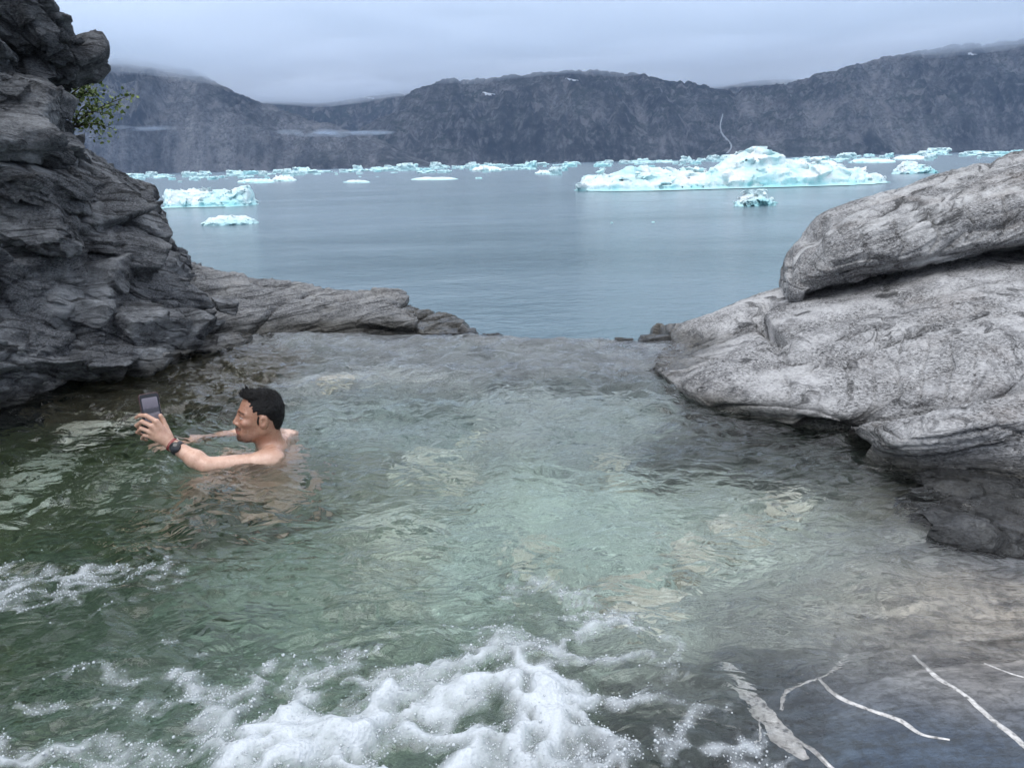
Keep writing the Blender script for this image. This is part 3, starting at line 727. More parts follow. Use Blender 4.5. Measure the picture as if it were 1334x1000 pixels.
# --- broken blocks: convex chunks with worn edges
def ico(level):
    t = (1 + 5 ** .5) / 2
    v = np.array([(-1, t, 0), (1, t, 0), (-1, -t, 0), (1, -t, 0), (0, -1, t), (0, 1, t), (0, -1, -t), (0, 1, -t), (t, 0, -1), (t, 0, 1), (-t, 0, -1), (-t, 0, 1)], float)
    f = np.array([(0, 11, 5), (0, 5, 1), (0, 1, 7), (0, 7, 10), (0, 10, 11), (1, 5, 9), (5, 11, 4), (11, 10, 2), (10, 7, 6), (7, 1, 8), (3, 9, 4), (3, 4, 2), (3, 2, 6), (3, 6, 8), (3, 8, 9), (4, 9, 5), (2, 4, 11), (6, 2, 10), (8, 6, 7), (9, 8, 1)])
    for _ in range(level):
        e_ = np.sort(np.concatenate([f[:, [0, 1]], f[:, [1, 2]], f[:, [2, 0]]]), 1)
        u, inv = np.unique(e_, axis=0, return_inverse=True); inv = inv.ravel()
        mid_ = (v[u[:, 0]] + v[u[:, 1]]) / 2; n = len(f); a, b, c = inv[:n] + len(v), inv[n:2 * n] + len(v), inv[2 * n:] + len(v)
        f = np.concatenate([np.c_[f[:, 0], a, c], np.c_[f[:, 1], b, a], np.c_[f[:, 2], c, b], np.c_[a, b, c]])
        v = np.r_[v, mid_]
    return v / np.linalg.norm(v, axis=1)[:, None], f
ICO = {k: ico(k) for k in (1, 2, 4, 5)}
def chunk(size, seed, level=5, rough=1.0):
    r_ = np.random.default_rng(seed); d, f = ICO[level]
    N = [np.array(a, float) for a in ((1, 0, 0), (-1, 0, 0), (0, 1, 0), (0, -1, 0), (0, 0, 1), (0, 0, -1))]
    N = [a + r_.normal(size=3) * .22 for a in N] + [r_.normal(size=3) for _ in range(7)]
    N = np.array([a / np.linalg.norm(a) for a in N]); D = np.r_[r_.uniform(.8, 1.0, 6), r_.uniform(.92, 1.25, 7)]
    c = np.clip(d @ N.T, 1e-3, None) / D
    r = (c ** 26).sum(1) ** (-1 / 26)
    v = d * r[:, None] * np.array(size)
    n = d / np.array(size); n /= np.linalg.norm(n, axis=1)[:, None]
    s = float(np.mean(size))
    q = v / s
    lay = fbm(q * np.array([.9, .9, 5]) + seed, 4, .6)
    fv, fe = facets(q * np.array([.9, .9, 2.2]) + seed, seed % 97, 1.0); fv2, fe2 = facets(q * np.array([2.4, 2.4, 6]) + seed, seed % 89, 1.0)
    dd = s * rough * (.05 * fbm(q * 1.4 + seed, 3) + .05 * lay + .16 * fv + .06 * fv2 + .015 * fbm(q * 9 + seed, 3))
    return v + n * dd[:, None], f
EDGE = np.array([(-200, 40), (0, 90), (20, 100), (40, 114), (60, 132), (75, 128), (100, 112), (120, 104), (140, 106), (160, 116), (180, 130), (200, 139), (220, 156), (240, 196), (260, 216), (280, 220), (300, 226), (320, 236), (340, 249), (360, 264), (380, 300), (420, 390), (600, 400)], float).T
def block(px, py, Y, wpx, hpx, deep, rot, seed, par, mat, level=5, name='rock_block'):
    c = aty(px, py, Y); sc = np.linalg.norm(c - CAM) / F
    v, f = chunk((wpx * sc / 2, deep, hpx * sc / 2), seed, level)
    Rz = rotm(0, math.radians(rot), math.radians(random.uniform(-25, 25)))
    v = v @ Rz.T
    bx_, by_ = proj(v + c); c = c.copy(); c[0] -= max(0, (bx_ - np.interp(by_, EDGE[0], EDGE[1])).max()) * sc      # nothing juts past the cliff's outline
    k_ = (np.abs(by_ - 62) < 14)
    if k_.any() and bx_[k_].max() > 112: return None           # the nose itself stays one mass
    o = obj(name, mesh_np(name, v, f, mat)); o.location = c
    return child(o, par)
# (px, py, distance, width, height, depth, tilt in degrees): pieces read off the photograph
blocks = [(20, 468, 4.45, 95, 70, .22, -30), (18, 412, 4.7, 80, 55, .25, 10), (85, 470, 4.75, 95, 34, .25, 18), (65, 440, 4.9, 75, 34, .25, 22),
          (115, 412, 5.1, 100, 50, .3, 12), (60, 385, 5.0, 110, 45, .3, 8), (175, 420, 5.3, 110, 48, .3, 16), (150, 450, 5.15, 130, 34, .3, 10), (235, 436, 5.5, 60, 26, .2, 12),
          (235, 415, 5.7, 70, 30, .25, 14), (20, 350, 4.85, 110, 70, .3, 20), (110, 360, 5.3, 120, 60, .35, 14), (190, 385, 5.6, 80, 44, .3, 10), (130, 322, 5.5, 120, 62, .35, 22), (205, 345, 6.1, 90, 55, .35, 24),
          (85, 275, 5.2, 110, 48, .3, 28), (155, 265, 5.8, 110, 70, .35, 34), (35, 290, 4.9, 110, 60, .3, 18), (200, 300, 6.4, 70, 75, .35, 30), (30, 230, 4.9, 110, 50, .3, 24), (80, 228, 5.4, 100, 50, .3, 36),
          (30, 178, 5.3, 95, 42, .3, 30), (22, 120, 5.2, 110, 45, .3, 26), (68, 72, 5.5, 100, 55, .35, 30), (30, 60, 5.1, 120, 50, .35, 24), (55, 20, 5.3, 130, 50, .4, 26), (10, 180, 4.8, 80, 45, .3, 20),
          (185, 462, 5.3, 90, 20, .25, 6), (260, 448, 5.7, 110, 18, .25, 4), (125, 480, 4.95, 80, 22, .2, 8), (45, 498, 4.6, 60, 22, .2, -15)]
for k, b in enumerate(blocks):
    block(*b[:5], b[5], b[6], 300 + k, cl, m_cliff if k < 27 else m_ledge, 5 if b[3] > 92 else 4)
for k in range(26):
    x = rng.uniform(5, 300); y = 470 - x * .12 + rng.uniform(-42, 14); g0 = onz(x, max(y, 432), 0)
    block(x, y, min(g0[1] / K + .1, 6.0), rng.uniform(14, 34), rng.uniform(9, 18), .07, rng.uniform(-10, 30), 900 + k, cl, m_cliff, 4, 'rock_chip')

PXC = []
for o_ in [cl] + list(cl.children):
    if o_.type != 'MESH': continue
    a_ = np.empty(len(o_.data.vertices) * 3, np.float32); o_.data.vertices.foreach_get('co', a_); a_ = a_.reshape(-1, 3) + np.array(o_.location if o_.name.startswith('rock_block') else (0, 0, 0))
    PXC.append(np.c_[proj(a_)[0], proj(a_)[1], a_])
PXC = np.concatenate(PXC)
def cliff_edge(py):
    s_ = PXC[np.abs(PXC[:, 1] - py) < 4]; return s_[np.argmax(s_[:, 0])]
# --- low ledge that closes the far left of the pool
wl = [(150, 452), (230, 446), (310, 440), (380, 433), (450, 431), (520, 433), (570, 434), (604, 434)]
W = [onz(*q, 0.0) for q in wl]
tp = [(150, 362, 6.6), (225, 362, 6.9), (300, 369, 7.0), (370, 378, 7.05), (440, 387, 7.05), (505, 392, 6.9), (540, 413, 6.6), (604, 431, 6.2)]
Tp = [aty(*q) for q in tp]
md = [(150, 405, 6.1), (228, 398, 6.3), (305, 402, 6.4), (375, 404, 6.5), (446, 410, 6.45), (515, 413, 6.3), (552, 424, 6.25), (604, 433, 6.05)]
Md = [aty(*q) for q in md]
rows = [[p + np.array([0, .25, -.7]) for p in W], [p + np.array([0, .03, -.12]) for p in W], W, Md, Tp, [p + np.array([0, .5, -.05]) for p in Tp], [p + np.array([0, 1.0, -.6]) for p in Tp], [np.array([p[0], p[1] + 1.8, -3.5]) for p in Tp]]
for r in rows: r.append(r[-1] + np.array([.06, .1, -.4]))
rock_loft('rock_ledge', rows, 260, 420, m_ledge, (math.radians(6), math.radians(8), 0), .04, .035, .015, 55.0, fac=.055, label='flat grey rock ledge running from the left cliff to the pool lip', category='rock')

# ------------------------------------------------------------------ pool bed (bedrock basin, sill and the ground under the viewer)
lipq = [(-80, 440), (330, 434), (450, 431), (520, 433), (604, 434), (680, 437), (740, 438), (800, 439), (866, 441), (960, 425), (1100, 400), (1400, 380)]
LIP = np.array([onz(*q)[:2] for q in lipq])
def lipY(x):
    x = np.asarray(x, float); e_ = np.stack([x * 1.7, 0 * x + 3, 0 * x], -1)
    return np.interp(x, LIP[:, 0], LIP[:, 1]) + .16 * fbm(e_, 4, .6)
dep = [(0, 600, .62), (-200, 600, .5), (100, 650, .8), (250, 560, .62), (150, 500, .30), (60, 500, .06), (300, 470, .22), (220, 455, .05), (400, 460, .16), (500, 440, .05), (600, 450, .12), (740, 450, .09), (850, 455, .05),
       (500, 550, .5), (400, 600, .65), (300, 640, .7), (600, 650, .68), (700, 600, .5), (800, 650, .5), (900, 600, .42), (760, 520, .35), (1000, 620, .34), (1100, 622, .25), (1000, 700, .33), (1100, 720, .13), (1200, 720, .05), (900, 780, .34), (1000, 800, .17), (1100, 790, .07), (1250, 790, .025), (1340, 760, .01), (1450, 800, -.06),
       (300, 800, .9), (100, 800, .8), (-150, 800, .7), (500, 900, .8), (700, 900, .7), (840, 900, .38), (920, 870, .10), (930, 940, .04), (1010, 880, -.004), (980, 1000, .005), (1100, 900, -.03), (1200, 950, -.034), (1340, 900, -.036), (1050, 1000, -.02), (1050, 930, -.022), (1200, 885, -.03), (1300, 950, -.036), (1340, 1000, -.036), (1120, 845, .05), (1250, 842, .045), (1450, 1000, -.06), (400, 1100, .6), (700, 1150, .45), (1000, 1150, .1), (0, 1100, .6)]
dpt = [onz(a, b)[:2] for a, b, _ in dep]
BX = np.linspace(-5.2, 4.2, 370); BY = np.linspace(-1.6, 9.5, 430)
gx, gy = np.meshgrid(BX, BY); qq = np.c_[gx.ravel(), gy.ravel()]
bz = -nrbf(dpt, [d for _, _, d in dep], qq, .16).reshape(gx.shape)
pt3 = np.stack([gx, gy, 0 * gx], -1)
dz = np.clip(-bz, 0, 1)
n_big = fbm(pt3 * 1.8 + 3, 4, .5); n_rock = ridged(pt3 * np.array([1.2, 2.2, 1]) + 9, 4, .5)
f1_, f2_, rv_ = cells(pt3 * np.array([1.5, 2.1, 1]) + 5)
bz = bz + (.09 * n_big + .05 * n_rock + .10 * (rv_ - .5) * sstep(0, .2, f2_ - f1_)) * sstep(.05, .3, dz)
bz = bz + .014 * fbm(pt3 * np.array([1.4, 2.6, 1]) * 2.2 + 30, 4, .55) * sstep(-.05, .06, dz) - .004
# ground rises behind the near edge; the sill falls away to the sea
bz = np.maximum(bz, -.8 + 1.0 * sstep(1.15, .35, gy) + .06 * n_big)
over = gy - lipY(gx)
bz = np.where(over > 0, np.minimum(bz, -.025 - .75 * over - .35 * over ** 2 + .05 * n_big * np.clip(over * 3, 0, 1)), bz)
blend = sstep(-.35, 0, over); bz = np.where(over <= 0, bz * (1 - blend) + blend * (-.03 + .018 * fbm(pt3 * 3.1, 3)), bz)
bz = np.maximum(bz, -4.2)
def bed_at(x, y):
    fx = np.clip((np.asarray(x) - BX[0]) / (BX[1] - BX[0]), 0, len(BX) - 1.001); fy = np.clip((np.asarray(y) - BY[0]) / (BY[1] - BY[0]), 0, len(BY) - 1.001)
    i, j = fx.astype(int), fy.astype(int); u, v = fx - i, fy - j
    return bz[j, i] * (1 - u) * (1 - v) + bz[j, i + 1] * u * (1 - v) + bz[j + 1, i] * (1 - u) * v + bz[j + 1, i + 1] * u * v
PALE, PINK, SLATE, OLIVE, BROWN, GREY = (.74, .78, .74), (.66, .60, .53), (.055, .082, .125), (.12, .13, .06), (.10, .075, .045), (.50, .52, .54)
bc = [(0, 600, OLIVE), (100, 560, OLIVE), (100, 660, (.15, .175, .12)), (150, 500, BROWN), (250, 480, BROWN), (60, 500, BROWN), (350, 460, BROWN), (300, 560, (.24, .26, .19)), (220, 610, OLIVE), (420, 440, (.27, .29, .315)), (480, 500, GREY), (560, 440, (.27, .29, .315)), (700, 445, (.27, .29, .315)), (850, 450, (.27, .29, .315)), (480, 455, (.27, .29, .315)), (640, 460, (.27, .29, .315)), (780, 465, (.27, .29, .315)), (620, 520, GREY), (800, 520, GREY),
      (350, 660, (.38, .42, .35)), (200, 740, (.24, .265, .21)), (60, 720, (.15, .175, .12)), (400, 760, (.28, .31, .24)), (560, 580, (.30, .29, .23)), (600, 590, PALE), (520, 650, PINK), (500, 720, (.40, .43, .36)), (640, 640, PALE), (760, 650, PALE), (860, 620, PALE), (700, 720, (.34, .36, .28)), (800, 760, PALE), (860, 700, PALE), (960, 620, (.52, .53, .48)), (1000, 580, (.05, .06, .05)), (1100, 600, (.04, .05, .045)), (940, 560, (.06, .07, .06)),  # near-black points along the slab's foot paint its shade into the bed
      (1000, 680, PALE), (1080, 680, PALE), (1080, 640, PALE), (1180, 640, BROWN), (1150, 660, PINK), (1160, 715, SLATE), (1200, 700, SLATE), (1080, 740, (.52, .51, .47)), (1000, 760, PALE), (900, 800, PALE), (980, 740, (.45, .46, .43)), (1010, 800, (.36, .37, .37)), (1120, 770, PINK), (1200, 780, PINK), (1280, 780, PINK), (1220, 810, PINK), (1330, 790, PINK), (1330, 730, SLATE), (1060, 820, GREY), (1180, 835, (.36, .32, .28)), (1320, 835, (.30, .26, .22)),
      (960, 840, (.16, .15, .09)), (920, 880, SLATE), (1000, 870, SLATE), (1100, 870, SLATE), (1200, 875, SLATE), (1300, 870, SLATE), (1000, 950, SLATE), (1100, 950, SLATE), (1250, 950, SLATE), (1400, 950, SLATE), (1150, 1050, SLATE), (880, 960, (.12, .13, .10)),
      (700, 850, (.38, .42, .35)), (500, 850, (.30, .33, .27)), (600, 950, (.20, .22, .17)), (300, 900, (.22, .25, .19)), (100, 900, (.38, .42, .35)), (820, 850, (.24, .27, .20)), (-200, 800, OLIVE)]
bp = [onz(a, b)[:2] for a, b, _ in bc]
wob = .22 * np.stack([fbm(pt3 * 2.6 + 50, 3), fbm(pt3 * 2.6 + 90, 3)], -1).reshape(-1, 2)
bcol = np.stack([nrbf(bp, [c[k] for _, _, c in bc], qq + wob, .17) for k in range(3)], -1)
m = Mat('bed_rock'); p = m.pos(); col = m.attr('tint', 'Color')
v1 = m.noise(m.mapping(p, rot=(0, 0, .5), scale=(1, 3.2, 1)), 5, 8, .68, .3)
v2 = m.noise(p, 40, 5, .7)
c = m.mix(m.ramp(v1, [(.36, 0), (.60, 1)]), m.mix(1.0, col, C3(.45, .45, .46), 'MULTIPLY'), m.mix(1.0, col, C3(1.12, 1.1, 1.06), 'MULTIPLY'))
v3 = m.noise(m.mapping(p, rot=(0, 0, -.25), scale=(1, 5, 1)), 7, 9, .72, .5)
c = m.mix(m.math('MULTIPLY', m.ramp(v3, [(.40, 1), (.50, 0)]), .5), c, m.mix(.8, c, C3(.04, .042, .04)))
c = m.mix(m.math('MULTIPLY', m.ramp(v2, [(.40, 1), (.55, 0)]), .5), c, C3(.03, .032, .03))
b = m.bump(m.math('ADD', v1, m.math('MULTIPLY', v2, .4)), .6, .03)
b = m.bump(m.noise(p, 95, 5, .7), .6, .008, b)
m.bsdf(Base_Color=c, Roughness=.32, Specular_IOR_Level=.3, Normal=b)
obj('pool_bed', mesh_np('pool_bed', np.stack([gx, gy, bz], -1), gridfaces(len(BY), len(BX)), m.m, attrs={'tint': bcol}), kind='structure')

# --- quartz veins in the dark rock at the near right
m = Mat('quartz'); p = m.pos(); q = m.noise(p, 60, 5, .7)
m.bsdf(Base_Color=m.ramp(q, [(.36, (.13, .13, .13)), (.46, (.40, .39, .38)), (.64, (.60, .59, .58))]), Roughness=.5, Normal=m.bump(q, .6, .006)); m_quartz = m.m
def vein(path, widths, label):
    pts = np.array([onz(*q)[:2] for q in path]); n = 90
    c = catmull(pts, n); t = np.gradient(c, axis=0); t /= np.linalg.norm(t, axis=1)[:, None]; nn = np.c_[-t[:, 1], t[:, 0]]
    wd = np.interp(np.linspace(0, 1, n), np.linspace(0, 1, len(widths)), widths) / 2
    s3 = np.c_[c * 14, np.full(n, len(label))]
    c = c + nn * (.006 * fbm(s3 * .8, 3))[:, None]
    L = []
    for k, (a, lift) in enumerate(((-1.1, -.010), (-.8, .0005), (0, .002), (.8, .0005), (1.1, -.010))):
        e_ = c + nn * (a * wd * (1 + .6 * fbm(s3 * 1.0 + 5 * np.sign(a), 4, .65)))[:, None]
        L.append(np.c_[e_, bed_at(e_[:, 0], e_[:, 1]) + lift])
    o = obj('quartz_vein', mesh_np('quartz_vein', np.stack(L, 1), gridfaces(n, 5), m_quartz), bpy.data.objects['pool_bed'], label=label)
vein([(950, 852), (975, 893), (1005, 930), (1030, 962), (1052, 985)], [.02, .055, .06, .055, .02], 'broad white quartz vein slanting through the dark wet rock')
vein([(1028, 955), (1060, 975), (1090, 1005), (1130, 1030)], [.006, .016, .012, .012], 'narrow white vein branching off the end of the broad vein')
vein([(1018, 918), (1028, 892), (1062, 880), (1085, 868), (1102, 846)], [.008, .012, .010, .008, .006], 'thin hooked white vein right beside the broad vein')
vein([(1066, 878), (1092, 906), (1130, 929), (1172, 946), (1200, 966), (1235, 975)], [.008, .016, .013, .016, .01, .006], 'thin white vein forking off the hooked vein across the dark rock')
vein([(1192, 848), (1220, 884), (1255, 912), (1290, 948), (1345, 1000)], [.010, .018, .014, .018, .016], 'long straight white vein at the edge of the dark rock away from the foam')
vein([(1283, 862), (1310, 876), (1350, 892), (1400, 900)], [.005, .008, .008, .008], 'faint short white vein beyond the long straight vein')
vein([(985, 920), (990, 945), (984, 965)], [.004, .008, .003], 'tiny white vein crossing beside the broad vein')

# ------------------------------------------------------------------ pool water
def spaced(a, b, h):
    L = [a]
    while L[-1] < b: L.append(L[-1] + h(L[-1]))
    return np.array(L)
WX = spaced(-4.6, 3.4, lambda x: .013 if -2.6 < x < 2.1 else .03)
WY = spaced(.45, 6.2, lambda y: .0095 + max(0, y - 1.8) * .0042)
wx, wy = np.meshgrid(WX, WY)
wy = np.minimum(wy, lipY(wx) + .38 + 0 * wx)            # the sheet bends over the sill
wp = np.stack([wx, wy, 0 * wx], -1); depth_w = np.clip(-bed_at(wx, wy), 0, 2); ov = wy - lipY(wx)
fo = [(600, 930, 1), (660, 880, .9), (700, 900, 1), (520, 900, .9), (450, 950, 1), (500, 990, 1), (620, 1000, 1.1), (740, 960, 1), (350, 980, .95), (300, 940, .85), (280, 890, .75), (220, 872, .66), (170, 880, .5), (110, 900, .45), (60, 930, .42), (100, 985, .65), (30, 1000, .7), (200, 980, .7), (240, 940, .5), (400, 895, .75), (430, 880, .6),
      (50, 775, .60), (20, 760, .55), (90, 765, .52), (95, 790, .46), (180, 770, .42), (200, 750, .34), (130, 800, .40), (820, 930, .7), (800, 980, .75), (850, 900, .55), (880, 860, .48), (920, 900, .55), (900, 960, .6), (960, 980, .5), (1000, 1000, .55), (1220, 995, .45), (1100, 1000, .3), (560, 835, .55), (520, 850, .5), (640, 800, .42), (690, 778, .47), (720, 800, .42), (780, 790, .42), (820, 830, .46), (740, 830, .5), (700, 830, .48), (470, 835, .5), (490, 800, .2),
      (300, 830, .12), (380, 820, .1), (150, 840, .22), (60, 850, .25), (600, 780, .12), (760, 870, .6), (860, 800, .15), (400, 740, 0), (600, 720, 0), (800, 740, 0), (960, 780, 0), (1000, 860, 0), (1100, 880, 0), (250, 700, .1), (60, 680, .08), (950, 900, .1), (1050, 940, 0), (1200, 930, 0), (1320, 960, 0), (100, 720, .12), (330, 760, .1), (560, 660, 0), (300, 1100, .9), (700, 1100, 1), (1100, 1100, .4), (0, 1100, .7)]
fpts = [onz(a, b)[:2] for a, b, _ in fo]
fm = nrbf(fpts, [c for _, _, c in fo], np.c_[wx.ravel(), wy.ravel()], .062, .05).reshape(wx.shape) * sstep(3.0, 2.4, wy)
# waves: longer swells, cross ripples, chop that grows towards the inflow
q = wp + .10 * np.stack([fbm(wp * 2 + 3, 2), fbm(wp * 2 + 8, 2), 0 * wx], -1)
sw = fbm(q * np.array([1.5, 3.4, 1]) + 2, 3, .5) * .042
rp_ = ridged(q * np.array([2.6, 6.0, 1]) + 20, 3, .5) * .027
Rz = rotm(0, 0, .6); rp2 = ridged((q @ Rz.T) * np.array([3.5, 8.0, 1]) + 60, 3, .5) * .016
chop = fbm(wp * np.array([9, 12, 1]) + 70, 3, .6) * (.008 + .014 * sstep(2.6, 1.5, wy))
lump = (1 - np.abs(fbm(wp * np.array([3.2, 4.2, 1]) + 15, 3, .5)) * 2.2)
att = sstep(.01, .10, depth_w) * .9 + .1
att = att * (1 - .25 * sstep(-.3, 0, ov)) * (1 + .5 * sstep(2.6, 4.0, wy))
fr1 = 1 - np.abs(perlin(wp * np.array([7, 8, 1]) + 31)) * 2 ; fr2 = 1 - np.abs(perlin(wp * 19 + 77)) * 2
wq = wp + .07 * np.stack([fbm(wp * 7 + 3, 3), fbm(wp * 7 + 18, 3), 0 * wx], -1)
fr1 = 1 - np.abs(perlin(wq * np.array([6, 9, 1]) + 31)) * 2.4; fr2 = 1 - np.abs(perlin(wq * 17 + 77)) * 2.2
lace = .5 * fr1 + .35 * fr2 + .55 * fbm(wp * 3.2 + 12, 4)
lace = lace + .22 * fbm(wq * 42, 2, .6)
foam = sstep(.38, 1.02, fm * .78 + .60 * (lace - .36) * sstep(.05, .3, fm))
wz = (sw + rp_ + rp2) * att + chop * att + foam * (.010 + .035 * np.clip(lump, 0, 1) * sstep(.5, .95, fm) + .002 * fbm(wp * 22, 2, .5)) * (.35 + .65 * sstep(0, .2, depth_w))
wz = wz - .004
wz = np.where(ov > -.04, np.minimum(wz, np.maximum(bed_at(wx, wy) + .012, -2) ), wz)
ny_, nx_ = wx.shape; top_v = np.stack([wx, wy, wz], -1).reshape(-1, 3)
idx = np.arange(nx_ * ny_).reshape(ny_, nx_)
ring = np.concatenate([idx[0, :], idx[1:, -1], idx[-1, -2::-1], idx[-2:0:-1, 0]])
bot = top_v[ring].copy(); bot[:, 2] = -2.6; rb = np.arange(len(ring)) + len(top_v); nxt = np.roll(np.arange(len(ring)), -1)
sides = np.stack([ring, rb, rb[nxt], ring[nxt]], -1)
cv = np.array([[-.6, 3.0, -2.6]]); ci = len(top_v) + len(ring)
fan = np.stack([rb, np.full(len(rb), ci), rb[nxt]], -1)
m = Mat('pool_water'); p = m.pos()
fa = m.attr('foam')
bubn = m.n('TexVoronoi', {'Vector': p, 'Scale': 105.0}).outputs['Distance']
fn = m.noise(p, 55, 6, .75)
ff = m.n('MapRange', {'Value': m.math('ADD', fa, m.math('MULTIPLY', m.math('SUBTRACT', fn, .5), .5)), 'From Min': .05, 'From Max': 1.0}).outputs[0]
rn1 = m.math('ABSOLUTE', m.math('SUBTRACT', m.noise(m.mapping(p, rot=(0, 0, .25), scale=(1, 2.0, 1)), 4.2, 3, .5, .6), .5)); rn2 = m.math('ABSOLUTE', m.math('SUBTRACT', m.noise(m.mapping(p, rot=(0, 0, -.5), scale=(1, 1.6, 1)), 15, 3, .55, .5), .5))
rip = m.math('SUBTRACT', m.math('MULTIPLY', m.noise(p, 26, 3, .6), .08), m.math('ADD', m.math('MULTIPLY', rn1, 2.4), m.math('MULTIPLY', rn2, .30)))
wb = m.n('BsdfPrincipled', {'Base Color': C3(1, 1, 1), 'Roughness': .02, 'IOR': 1.33, 'Transmission Weight': 1.0, 'Normal': m.bump(rip, .9, .030)})
fbn = m.bump(bubn, .55, .006, m.bump(fn, .6, .010))
fb = m.n('BsdfPrincipled', {'Base Color': C3(.52, .56, .60), 'Roughness': .5, 'Normal': fbn, 'Subsurface Weight': .0})
mxs = m.n('MixShader', {0: ff, 1: wb.outputs[0], 2: fb.outputs[0]})
m.t.links.new(mxs.outputs[0], m.out.inputs['Surface'])
va = m.n('VolumeAbsorption', {'Color': C3(.34, .80, .72), 'Density': .40}); m.t.links.new(va.outputs[0], m.out.inputs['Volume'])
obj('pool_water', mesh_np('pool_water', np.r_[top_v, bot, cv], [gridfaces(ny_, nx_), sides, fan], m.m, attrs={'foam': np.r_[foam.ravel(), np.zeros(len(bot) + 1)]}), kind='structure')
def water_at(x, y):
    i = np.clip(np.searchsorted(WX, x), 0, nx_ - 1); j = np.clip(np.searchsorted(WY, y), 0, ny_ - 1); return wz[j, i]

# --- froth: thousands of small bubbles riding on the churned water
ed = (np.clip(foam - .06, 0, 1) ** 1.1 * np.clip(.9 - foam, 0, 1) * 4.0 + .03 * foam) * (wy > 1.0) * (wx > -1.9) * (wx < 1.6) + .0004 * (fm > .05) * (wy < 2.6)
cell = np.gradient(WX)[None, :] * np.gradient(WY)[:, None]
pr = (ed * cell).ravel(); pr /= pr.sum(); NB = 12000
pick = rng.choice(len(pr), NB, p=pr); c = top_v[pick] + rng.normal(size=(NB, 3)) * np.array([.006, .006, 0])
r = np.clip(rng.lognormal(-6.6, .42, NB), .0008, .0042); c[:, 2] += r * .3
t = (1 + 5 ** .5) / 2
iv = np.array([(-1, t, 0), (1, t, 0), (-1, -t, 0), (1, -t, 0), (0, -1, t), (0, 1, t), (0, -1, -t), (0, 1, -t), (t, 0, -1), (t, 0, 1), (-t, 0, -1), (-t, 0, 1)], float); iv /= np.linalg.norm(iv[0])
iff = np.array([(0, 11, 5), (0, 5, 1), (0, 1, 7), (0, 7, 10), (0, 10, 11), (1, 5, 9), (5, 11, 4), (11, 10, 2), (10, 7, 6), (7, 1, 8), (3, 9, 4), (3, 4, 2), (3, 2, 6), (3, 6, 8), (3, 8, 9), (4, 9, 5), (2, 4, 11), (6, 2, 10), (8, 6, 7), (9, 8, 1)])
bv = (c[:, None] + iv[None] * r[:, None, None]).reshape(-1, 3); bf = (iff[None] + 12 * np.arange(NB)[:, None, None]).reshape(-1, 3)
m = Mat('froth'); m.bsdf(Base_Color=C3(.64, .68, .71), Roughness=.12, Transmission_Weight=.35, IOR=1.2)
obj('foam_bubbles', mesh_np('foam_bubbles', bv, bf, m.m), kind='stuff', label='white froth of small bubbles on the churned water', category='foam')

# --- stones lying on the bottom
m = Mat('bottom_stone'); p = m.objc(); a_ = m.noise(p, 9, 6, .65)
m.bsdf(Base_Color=m.ramp(a_, [(.35, (.30, .26, .21)), (.5, (.52, .47, .40)), (.65, (.66, .63, .57))]), Roughness=.5, Normal=m.bump(a_, .5, .02)); m_bs = m.m
for k, (x, y, sx) in enumerate([(510, 655, .16), (560, 590, .14), (600, 610, .10), (60, 590, .16), (110, 572, .13), (30, 620, .14), (150, 610, .11), (620, 560, .10), (700, 690, .12), (840, 780, .14), (900, 720, .11), (800, 600, .10), (960, 690, .09), (180, 560, .10), (440, 520, .10), (1020, 660, .10)]):
    v, f = chunk((sx, sx * .75, sx * .4), 600 + k, 4, .6); o = obj('submerged_stone', mesh_np('submerged_stone', v, f, m_bs)); g_ = onz(x, y)
    g_ = g_ + (g_ - CAM) * .12; o.location = (g_[0], g_[1], bed_at(g_[0], g_[1]) + sx * .15); o.rotation_euler.z = k * 1.3
    o['label'] = 'pale rounded stone lying on the bottom under the clear green water'; o['category'] = 'stone'; o['group'] = 'stones on the pool bottom'

# --- small rocks breaking the water on the sill
for k, (x, y, sx, lb) in enumerate([(598, 431, .10, 'small dark rock on the sill at the end of the flat grey ledge'), (850, 438, .085, 'small dark rock on the sill beside the tip of the pale slab'), (640, 436, .05, 'tiny dark rock barely breaking the water on the sill near the ledge end'), (812, 440, .045, 'tiny dark rock barely breaking the water on the sill near the pale slab')]):
    v, f = chunk((sx * 1.5, sx * .8, sx * .42), 700 + k, 4, .8); o = obj('sill_rock', mesh_np('sill_rock', v, f, m_dark), label=lb, category='rock', group='rocks on the pool sill')
    g_ = onz(x, y); o.location = (g_[0], lipY(g_[0]) - .03, -.012)

# ------------------------------------------------------------------ the bather
def A(px, py, Y): return aty(px, py, Y / K)               # Y in metres
def rcone(p, a, b, ra, rb):
    a, b = np.asarray(a, np.float32), np.asarray(b, np.float32); ab = b - a
    t = np.clip(((p - a) @ ab) / (ab @ ab), 0, 1)
    return np.linalg.norm(p - a - t[:, None] * ab, axis=1) - (ra + (rb - ra) * t)
def ell(p, c, r):
    q = p - np.asarray(c, np.float32); r = np.asarray(r, np.float32)
    k0 = np.linalg.norm(q / r, axis=1); k1 = np.linalg.norm(q / (r * r), axis=1) + 1e-9
    return k0 * (k0 - 1) / k1
HC = A(337, 542, 3.10)                                   # head centre
yaw, nod = math.radians(26), math.radians(10)
hf = np.array([-math.cos(yaw) * math.cos(nod), -math.sin(yaw) * math.cos(nod), math.sin(nod)])
hs = np.array([math.sin(yaw), -math.cos(yaw), 0.0])       # towards the viewer: his left side
hu = np.cross(hf, -hs); hu = hu if hu[2] > 0 else -hu
HM = np.stack([hf, hs, hu]).astype(np.float32)
HS = .93
def hl(p): return ((p - HC.astype(np.float32)) @ HM.T) / HS
def hw(v): return HC + (np.asarray(v) * HS) @ HM
